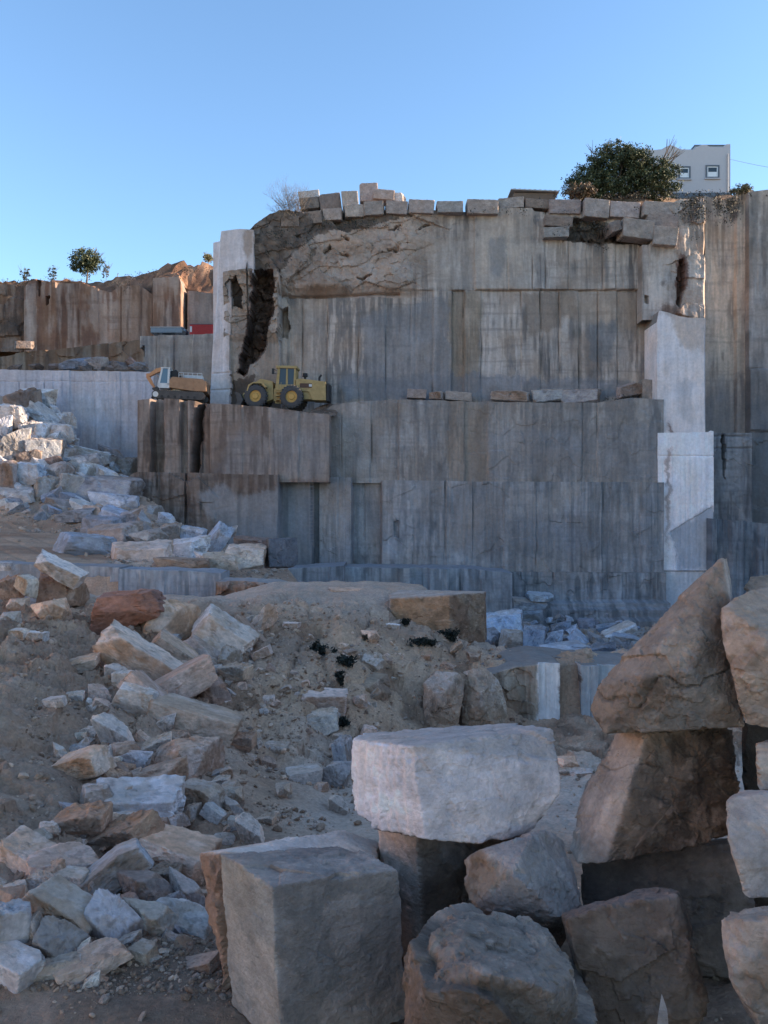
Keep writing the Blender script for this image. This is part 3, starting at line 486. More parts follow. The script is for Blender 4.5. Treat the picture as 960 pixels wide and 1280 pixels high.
def body(c, Nn, d, ext, sub, p, specs, seed, chip, f1=1.6, f2=3., band=0., crease=0., shelf=None):
    dirs, F = ico(sub); q = dirs*ext; q = q/np.linalg.norm(q, axis=1, keepdims=True)
    G = np.maximum(q @ Nn.T/d, 1e-4); Gm = G.max(1); r = (((G/Gm[:, None])**p).sum(1)**(1/p)*Gm)**-1
    Gn = G*r[:, None]; W = np.exp(70*(Gn-Gn.max(1, keepdims=True))); W /= W.sum(1, keepdims=True)
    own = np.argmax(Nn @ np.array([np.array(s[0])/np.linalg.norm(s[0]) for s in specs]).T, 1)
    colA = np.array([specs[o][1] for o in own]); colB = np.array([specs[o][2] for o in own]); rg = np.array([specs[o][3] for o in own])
    pos = c+q*r[:, None]; so = np.sort(Gn, 1); edge = 1-ss(0, .07, so[:, -1]-so[:, -2])
    ro = W @ rg; n1 = facet(pos*f1+seed, seed); n1b = facet(pos*f1*2.7+seed, seed+7); n2 = fbm(pos*f2+seed, 5, seed+1, .55)
    disp = ro*(.8*n1+.34*n1b+.55*n2); disp = disp-.75*chip*edge*np.clip(.05+2.6*fbm(pos*f2*2.8, 4, seed+2, .6), 0, 2)-.25*chip*ss(.1, .3, fbm(pos*f2*3.3, 3, seed+12))*np.minimum(ro*14, 1)
    dr = np.array((math.cos(seed*1.7)*.5, .2, .85)); ck = (pos @ dr*.42+.35*fbm(pos*.9+seed, 5, seed+14, .5)+seed*.37) % 1-.5; ckm = np.exp(-(ck/.009)**2)*ss(-.05, .2, fbm(pos*.9+seed, 2, seed+15)); disp = disp-np.minimum(ro, .06)*.9*ckm
    if band: zz = pos.copy(); zz[:, :2] *= .35; disp = disp+band*ro*fbm(zz*7, 4, seed+3)
    if crease: disp = disp-crease*np.exp(-(fbm(pos*.9+seed*3.1, 2, seed+4)/.06)**2)
    if shelf: disp = disp+shelf(pos)
    pos = pos+q*disp[:, None]
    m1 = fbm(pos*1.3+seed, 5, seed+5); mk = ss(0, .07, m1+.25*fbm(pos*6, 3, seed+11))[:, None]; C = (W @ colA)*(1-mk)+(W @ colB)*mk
    C = C*(1+.3*fbm(pos*5, 4, seed+6))[:, None]; C = C*(1+.35*(edge*ss(0, .5, n2)))[:, None]
    C = mixc(C, C*.5, ckm*.7)
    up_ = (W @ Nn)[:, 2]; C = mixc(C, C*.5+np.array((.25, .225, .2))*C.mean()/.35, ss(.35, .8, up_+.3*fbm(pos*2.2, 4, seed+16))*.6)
    C = mixc(C, np.minimum(C*1.5+.06, .7), ss(.33, .45, fbm(pos*9, 4, seed+8))*ro*8); C = mixc(C, C*.5, ss(.2, .4, fbm(pos*3.3, 4, seed+9))*np.minimum(ro*9, .7))
    return pos, F, C
def hero(name, label, cat, pts, specs, sub=6, p=60, seed=1, chip=.03, group=None, **k):
    pts = np.array([P(*q) if len(q) == 3 else np.array(q[:3]) for q in pts]); c, Nn, d, Vs = hull_planes(pts); ext = (Vs.max(0)-Vs.min(0))/2
    pos, F, C = body(c, Nn, d, ext, sub, p*6, specs, seed, chip, **k); org = np.array([c[0], c[1], pos[:, 2].min()])
    o = link(name, mesh_np(name, pos-org, F, C, M['hero'], False), loc=org); return tag(o, label, cat, group)
def box_pts(tops, drop):  # tops: (px,py,D) corners; drop in metres
    r = []
    for t in tops:
        v = P(*t); r += [tuple(v)+(0,), (v[0], v[1], v[2]-drop, 0)]
    return r
FR, LF, TP, RT, BK = (0, -1, 0), (-1, -.25, 0), (0, 0, 1), (1, -.2, 0), (0, 1, 0)
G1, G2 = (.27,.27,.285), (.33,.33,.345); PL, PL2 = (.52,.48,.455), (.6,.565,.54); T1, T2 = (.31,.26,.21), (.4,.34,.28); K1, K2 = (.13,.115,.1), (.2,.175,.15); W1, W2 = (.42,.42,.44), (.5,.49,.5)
def wb(px, pyb, D): v = P(px, 640, D); return (v[0], v[1], pyb, 0)
FG = 'big quarry blocks piled in the foreground'
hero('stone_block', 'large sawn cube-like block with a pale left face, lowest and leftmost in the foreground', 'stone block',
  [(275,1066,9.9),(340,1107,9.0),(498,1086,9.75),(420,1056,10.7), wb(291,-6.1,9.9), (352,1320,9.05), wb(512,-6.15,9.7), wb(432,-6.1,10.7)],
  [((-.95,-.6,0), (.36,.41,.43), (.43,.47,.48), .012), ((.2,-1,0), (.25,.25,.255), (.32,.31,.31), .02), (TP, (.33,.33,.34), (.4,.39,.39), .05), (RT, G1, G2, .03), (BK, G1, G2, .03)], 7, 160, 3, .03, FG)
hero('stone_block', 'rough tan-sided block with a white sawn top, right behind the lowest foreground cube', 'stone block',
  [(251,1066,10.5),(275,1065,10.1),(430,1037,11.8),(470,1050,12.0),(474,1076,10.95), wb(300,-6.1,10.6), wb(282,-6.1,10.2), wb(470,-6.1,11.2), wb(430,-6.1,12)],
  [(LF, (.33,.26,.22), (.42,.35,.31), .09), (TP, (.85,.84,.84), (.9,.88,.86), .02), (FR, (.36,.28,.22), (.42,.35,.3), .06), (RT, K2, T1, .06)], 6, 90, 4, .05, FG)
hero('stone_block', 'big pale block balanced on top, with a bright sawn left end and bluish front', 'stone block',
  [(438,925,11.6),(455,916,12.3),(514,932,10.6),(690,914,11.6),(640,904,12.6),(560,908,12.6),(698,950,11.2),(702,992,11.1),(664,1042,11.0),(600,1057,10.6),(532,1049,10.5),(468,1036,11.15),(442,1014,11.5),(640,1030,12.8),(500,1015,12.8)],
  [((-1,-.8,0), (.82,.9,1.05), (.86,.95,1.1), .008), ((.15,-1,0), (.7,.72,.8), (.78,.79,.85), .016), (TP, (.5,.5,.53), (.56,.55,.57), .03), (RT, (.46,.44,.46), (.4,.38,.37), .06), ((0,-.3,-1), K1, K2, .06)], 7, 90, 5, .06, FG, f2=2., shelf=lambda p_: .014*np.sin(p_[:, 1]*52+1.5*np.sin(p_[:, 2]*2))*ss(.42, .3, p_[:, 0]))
hero('stone_block', 'upright block with streaked pale edge, propping up the balanced pale block', 'stone block',
  [(472,1024,11.5),(521,1040,11.0),(655,1034,11.7),(600,1030,13), wb(482,-6.3,11.5), wb(528,-6.3,11.0), wb(640,-6.3,11.7), wb(560,-6.3,13), (700,1100,12.2)],
  [((-1,-.9,0), (.5,.46,.43), (.75,.7,.68), .02), ((.15,-1,0), (.24,.2,.17), (.33,.31,.3), .05), (TP, T1, T2, .05)], 6, 100, 6, .05, FG)
hero('boulder', 'grey wedge-shaped boulder leaning between the balanced block and the big rounded boulder', 'boulder',
  [(583,1076,10.6),(600,1062,10.3),(668,1040,10.4),(690,1038,10.9),(706,1052,11),(728,1132,10.0),(700,1146,9.7),(590,1134,9.9),(583,1110,10.2),(640,1090,9.7),(640,1180,10.6),(700,1190,11),(650,1050,12)],
  [((.3,-1,.1), (.35,.35,.36), (.4,.39,.39), .03), ((-.5,-.8,.6), T1, (.4,.38,.37), .06), (TP, W1, W2, .04), (BK, K1, K2, .05)], 6, 40, 7, .06, FG)
hero('boulder', 'rounded grey boulder with knobbly creased surface, at the bottom edge', 'boulder',
  [(512,1190,8.6),(524,1160,8.5),(545,1130,8.9),(580,1124,9.2),(640,1128,9.3),(690,1145,9.2),(720,1188,8.9),(735,1215,8.3),(742,1262,8.1),(744,1330,8.3),(700,1240,7.6),(600,1215,7.6),(540,1230,7.8),(512,1330,8.2),(600,1340,7.7),(690,1340,7.7),(620,1300,10),(700,1250,10),(560,1200,10)],
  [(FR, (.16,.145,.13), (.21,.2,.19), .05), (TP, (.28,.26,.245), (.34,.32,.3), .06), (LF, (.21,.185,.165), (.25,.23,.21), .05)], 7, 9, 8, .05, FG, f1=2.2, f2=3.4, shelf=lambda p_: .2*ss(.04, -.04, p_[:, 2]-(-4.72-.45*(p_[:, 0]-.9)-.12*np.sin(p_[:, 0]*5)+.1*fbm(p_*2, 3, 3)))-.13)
hero('stone_block', 'squarish brown-grey block with a pinkish top, between the rounded boulder and the right edge pile', 'stone block',
  [(700,1142,9.6),(795,1112,9.6),(848,1113,9.5),(855,1130,9.2),(888,1255,8.8),(870,1272,8.7),(745,1290,8.75),(722,1200,8.95),(712,1150,9.0),(760,1130,9.0),(845,1119,9.0), wb(750,-6.1,9.2), wb(870,-6.1,9.2),(840,1130,10.3),(730,1150,10.3)],
  [(FR, (.155,.125,.105), (.2,.17,.15), .07), (TP, (.24,.185,.165), (.29,.24,.22), .05), (LF, (.22,.18,.155), (.26,.23,.2), .05), (RT, K1, K2, .05)], 6, 50, 9, .05, FG)
hero('stone_block', 'dark flat-faced slab wedged under the brown rough block, behind the squarish block', 'stone block',
  [(727,1086,11.0),(905,1052,11.1),(925,1052,11.2),(945,1130,10.8),(730,1140,10.7), wb(740,-6.2,10.8), wb(935,-6.2,10.6),(740,1070,12.2),(920,1045,12.2), wb(900,-6.2,12.3)],
  [(FR, (.17,.16,.155), (.22,.205,.195), .035), (TP, K2, T1, .04)], 6, 90, 10, .05, FG)
hero('stone_block', 'large dark brown rough-faced block with a smooth pale left side, under the pointed triangular boulder', 'stone block',
  [(770,914,11.3),(808,917,10.7),(900,908,11.0),(917,912,11.1),(927,985,10.8),(912,1045,10.7),(830,1060,10.5),(757,1078,10.35),(722,1078,10.6),(712,1060,10.9),(730,985,11.4),(800,1000,12.5),(900,1000,12.6),(880,930,12.6)],
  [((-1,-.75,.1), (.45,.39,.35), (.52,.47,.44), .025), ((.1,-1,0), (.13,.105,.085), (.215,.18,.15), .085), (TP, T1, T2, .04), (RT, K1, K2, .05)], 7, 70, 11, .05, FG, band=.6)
hero('boulder', 'pointed triangular tan boulder at the top of the right pile', 'boulder',
  [(737,888,10.7),(744,858,10.7),(770,830,10.7),(860,735,10.8),(898,700,10.9),(903,698,10.6),(912,745,10.35),(922,830,10.15),(930,905,10.1),(908,697,11.2),(916,750,11.2),(870,912,10.1),(812,914,10.15),(755,918,10.4),(800,850,10.1),(860,840,9.95),(890,740,11.8),(900,900,12.4),(780,905,12.2)],
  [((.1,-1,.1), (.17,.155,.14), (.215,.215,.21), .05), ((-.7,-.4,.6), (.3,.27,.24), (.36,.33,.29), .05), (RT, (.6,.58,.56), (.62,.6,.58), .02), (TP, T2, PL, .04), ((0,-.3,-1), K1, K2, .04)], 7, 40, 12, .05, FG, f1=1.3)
hero('boulder', 'pale tan boulder cut by the right edge of the picture, beside the pointed triangular boulder', 'boulder',
  [(898,770,10.2),(905,756,10.0),(935,738,10.3),(985,728,10.5),(1040,760,10.5),(1050,880,10.3),(1000,915,10),(930,907,9.9),(915,850,9.75),(904,800,9.9),(960,800,9.5),(1000,820,11.8),(950,760,11.8)],
  [(FR, (.43,.39,.36), (.5,.44,.38), .06), (LF, (.48,.42,.37), (.53,.5,.48), .04), (TP, T2, PL, .05)], 6, 30, 13, .05, FG)
hero('boulder', 'small brown stone perched on the pale tan boulder at the right edge', 'boulder',
  [(930,735,10.9),(938,721,11),(962,719,11),(985,730,11),(985,746,10.8),(935,748,10.6),(960,748,10.4),(950,740,11.6),(980,740,11.6)],
  [(FR, T1, T2, .05)], 5, 25, 14, .03, FG)
hero('stone_block', 'smooth pale slab hanging over at the right edge, halfway up the pile', 'stone block',
  [(907,998,9.2),(925,988,9.5),(1010,985,9.2),(1060,1000,9.2),(1060,1120,9),(930,1124,8.7),(921,1080,8.7),(909,1045,8.85),(1040,1110,10.2),(940,1000,10.4)],
  [(FR, (.45,.45,.46), (.52,.5,.5), .03), (LF, (.5,.44,.4), (.55,.5,.46), .03), (TP, W1, W2, .02)], 6, 90, 15, .04, FG)
hero('boulder', 'bottom right corner boulder with a pale edge facet and brown lower part', 'boulder',
  [(901,1150,8.3),(912,1137,8.7),(985,1132,8.6),(1050,1150,8.5),(1050,1275,8.3),(940,1262,7.9),(912,1225,7.95),(904,1190,8.1),(930,1150,8.0),(1000,1150,7.8),(1000,1290,9.3),(930,1260,9.3),(960,1300,8.3)],
  [((-.8,-.8,0), (.47,.46,.45), (.54,.52,.5), .03), (FR, (.34,.34,.34), (.32,.28,.24), .04), (TP, (.4,.37,.33), T2, .05)], 6, 60, 16, .05, FG)
hero('stone_block', 'narrow pale stone end poking out above the smooth slab at the right edge', 'stone block',
  [(946,930,9.9),(1000,922,9.9),(1010,985,9.7),(947,990,9.6),(944,950,9.7),(960,930,11),(1010,980,11)], [(FR, (.5,.45,.4), PL2, .04)], 5, 50, 17, .04, FG)
hero('boulder', 'block coloured near-black as gap shade at the very back of the right pile', 'boulder',
  [(926,900,12.3),(1080,890,12.3),(1080,1100,12.0),(930,1110,12.0), wb(950,-6.3,12.4), wb(1080,-6.3,12.2),(1060,900,14.5),(960,900,14.5)], [(FR, (.05,.045,.04), (.07,.06,.05), .05)], 5, 50, 18, .05, FG)  # near-black colour stands in for the deep shade between the stones
hero('stone_shard', 'thin upright pale shard standing at the foot of the squarish brown-grey block', 'stone shard',
  [(820,1290,8.4),(824,1262,8.4),(827,1241,8.5),(834,1262,8.4),(836,1292,8.4),(830,1280,8.6)], [(FR, W1, W2, .01)], 5, 60, 19, .01)
# mid-distance heroes
hero('stone_block', 'large tan cut block with flat top on the dusty terrace, behind the bank', 'stone block',
  [(486,742,40),(500,737,42),(607,739,42.5),(605,741,39),(562,744,37.2),(487,748,38.6),(488,778,38.5),(510,788,38.2),(560,800,37),(606,806,38.8),(607,800,42),(500,800,42)],
  [((.1,-1,0), (.31,.24,.17), (.36,.28,.2), .06), ((.9,-.4,0), (.24,.18,.14), T1, .1), (TP, (.45,.42,.4), (.5,.48,.46), .03)], 6, 90, 20, .12, f1=.6, f2=1.2)
hero('boulder', 'rounded tan rock column sticking out of the bank, left of the knobbly one', 'boulder',
  [(529,850,30.6),(545,838,30.9),(578,842,30.6),(580,870,30.1),(574,905,29.6),(570,930,29.4),(530,926,29.6),(528,880,30.2),(550,870,29.5),(560,900,33.5),(545,850,34)],
  [(FR, (.34,.27,.21), (.43,.35,.29), .08), (TP, T2, PL, .08)], 6, 12, 21, .1, f1=.8, f2=1.3)
hero('boulder', 'knobbly tan rock column under the bank edge, left of the pale striped cut face', 'boulder',
  [(580,858,31),(586,838,31.2),(605,832,31.4),(625,850,31.2),(634,880,30.8),(634,930,30.2),(577,930,30.2),(576,890,30.4),(602,885,29.8),(600,860,34),(620,900,34)],
  [(FR, (.36,.3,.24), (.45,.39,.33), .09), (TP, T2, PL, .08)], 6, 12, 22, .1, f1=.9, f2=1.5, band=.5)
hero('boulder', 'tan pentagonal boulder half buried in the middle of the bank', 'boulder',
  [(430,850,31),(447,838,31.3),(485,842,31),(491,868,30.5),(470,888,29.6),(452,890,29.5),(434,868,30),(460,860,29.2),(460,860,33)],
  [((-.4,-1,.2), (.38,.3,.21), (.42,.34,.25), .06), (FR, (.29,.235,.19), T1, .08)], 6, 40, 23, .06, f1=.8, f2=1.2)
hero('stone_block', 'small bluish sawn block at the foot of the pale striped cut face', 'stone block',
  [(700,922,29.5),(735,920,29.6),(744,938,28.8),(743,956,28.6),(703,950,29),(700,940,29.2),(742,925,30.5),(705,945,31)], [(FR, (.33,.38,.43), (.38,.42,.46), .03), (TP, W1, W2, .02)], 5, 70, 24, .04)

# ------------------------------------------------------------------ rubble: a few source rocks, each copy an object
PAL = {'pale': (.56,.51,.48), 'pale blue': (.47,.47,.5), 'blue-grey': (.29,.29,.31), 'grey': (.34,.3,.275), 'tan': (.42,.33,.28), 'brown': (.26,.195,.16), 'pinkish': (.46,.36,.31), 'red-brown': (.2,.11,.085), 'dark grey': (.2,.18,.17)}
def proto(kind, seed, sub=5):
    r = np.random.default_rng(seed); A = [(1,0,0),(-1,0,0),(0,1,0),(0,-1,0),(0,0,1),(0,0,-1)]; Nn = np.array(A, float)
    if kind == 'chunk': Nn = Nn+r.normal(0, .28, Nn.shape); ex = r.normal(0, 1, (7, 3)); dd = list(r.uniform(.75, 1.05, 6))+list(r.uniform(.8, 1.1, 7))
    elif kind == 'slab': Nn = Nn+r.normal(0, .07, Nn.shape); ex = r.normal(0, 1, (4, 3)); ex[:, 2] *= .3; dd = list(r.uniform(.9, 1.0, 6))+list(r.uniform(1.0, 1.2, 4))
    elif kind == 'wedge': Nn = Nn+r.normal(0, .12, Nn.shape); Nn[4] = (.55, -.2, .8); ex = r.normal(0, 1, (4, 3)); dd = [1.,1.,.95,.95,.6,.8]+list(r.uniform(.9, 1.15, 4))
    elif kind == 'cut': Nn = Nn+r.normal(0, .025, Nn.shape); ex = r.normal(0, 1, (2, 3)); dd = list(r.uniform(.96, 1.0, 6))+list(r.uniform(1.4, 1.5, 2))
    else: Nn = Nn+r.normal(0, .08, Nn.shape); ex = r.normal(0, 1, (3, 3)); dd = list(r.uniform(.9, 1.0, 6))+list(r.uniform(1.12, 1.4, 3))
    Nn = np.concatenate([Nn, ex]); Nn /= np.linalg.norm(Nn, axis=1, keepdims=True)
    S = {'slab': (1.7, 1.25, .62), 'block': (1.45, 1.1, .85), 'cut': (1.5, 1.2, .8)}.get(kind, (1.15, 1, .9)); Nn = Nn/np.array(S); ln = np.linalg.norm(Nn, axis=1); Nn = Nn/ln[:, None]; dd = list(np.array(dd)/ln)
    sp = []
    for q in Nn:
        k = r.uniform(.7, 1.2); wv = r.uniform(-.1, .1); a = np.array((k*(1+wv), k, k*(1-wv))); sp.append((q, a, a*np.array((.82, .74, .66)) if r.random() < .6 else a*1.15, r.choice([.03, .07, .12]) if kind != 'cut' else .02))
    if kind == 'cut': sp = [(q, a*.15+.85, b*.15+.85, g) for q, a, b, g in sp]
    pos, F, C = body(np.zeros(3), Nn, np.array(dd), np.array(S), sub, 260, sp, seed, .06, f1=1.5, f2=2.2)
    lo, hi = pos.min(0), pos.max(0); pos = (pos-(lo+hi)/2)/(hi-lo); return mesh_np(kind+'_rock', pos, F, C*.95, M['rock'], False)
PR = {k: [proto(k, 100+i*7+j*50) for i in range(n)] for j, (k, n) in enumerate((('block', 5), ('slab', 4), ('chunk', 7), ('wedge', 4), ('cut', 4)))}
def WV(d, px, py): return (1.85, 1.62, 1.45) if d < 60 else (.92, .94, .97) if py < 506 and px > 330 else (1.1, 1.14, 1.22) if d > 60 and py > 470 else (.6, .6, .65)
ROCKS = []   # (object, px, py, w, tone, kind, D)
def rock(px, py, w_, h_, tilt=0, kind='chunk', tone='grey', label=None, D=None, group=None, name=None, depth=None, lift=0, cat=None):
    d = D if D else hit(px, min(py+h_*.42, 1278)); c = P(px, py, d+.25*w_*d/1000); s = d/1000
    me = random.choice(PR[kind]); o = bpy.data.objects.new(name or {'block': 'stone_block', 'cut': 'cut_block', 'slab': 'stone_slab'}.get(kind, 'rubble_rock'), me); COL.objects.link(o)
    a = abs(R(tilt)); ca, sa = math.cos(a), math.sin(a); W, H = w_, h_      # undo the tilt's bounding box
    if 12 < abs(tilt) < 42: den = ca*ca-sa*sa; W2_ = (w_*ca-h_*sa)/den; H2_ = (h_*ca-w_*sa)/den; W, H = min(max(W2_, w_*.62), w_*.9), max(H2_, h_*.62)
    dep = depth if depth else .5*(W+H)*random.uniform(.8, 1.2)*(1.0 if kind != 'slab' else 1.1)
    kk = 1.5 if (py > 480 and py < 700 and px < 200) else 1.3 if (px < 320 and py > 760 and D is None) else 1.02 if kind == 'cut' else 1.18
    o.scale = (W*s*kk, dep*s, H*s*kk); yaw = R(random.uniform(-28, 28)) if kind != 'cut' else R(random.uniform(-6, 6))
    o.rotation_euler = (Matrix.Rotation(R(tilt), 3, 'Y') @ Matrix.Rotation(R(random.uniform(2, 10) if kind != 'cut' else 1), 3, 'X') @ Matrix.Rotation(yaw if kind != 'slab' else yaw*.5, 3, 'Z')).to_euler()
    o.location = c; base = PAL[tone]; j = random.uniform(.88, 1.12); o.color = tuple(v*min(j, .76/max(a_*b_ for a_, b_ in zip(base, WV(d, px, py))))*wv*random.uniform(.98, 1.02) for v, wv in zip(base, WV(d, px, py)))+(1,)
    if label: tag(o, label, cat or {'block': 'stone block', 'cut': 'stone block', 'slab': 'stone slab'}.get(kind, 'rock'), group)
    ROCKS.append([o, px, py, w_, tone, kind, label, group, d]); return o
LB = 'fallen rocks on the left bank'
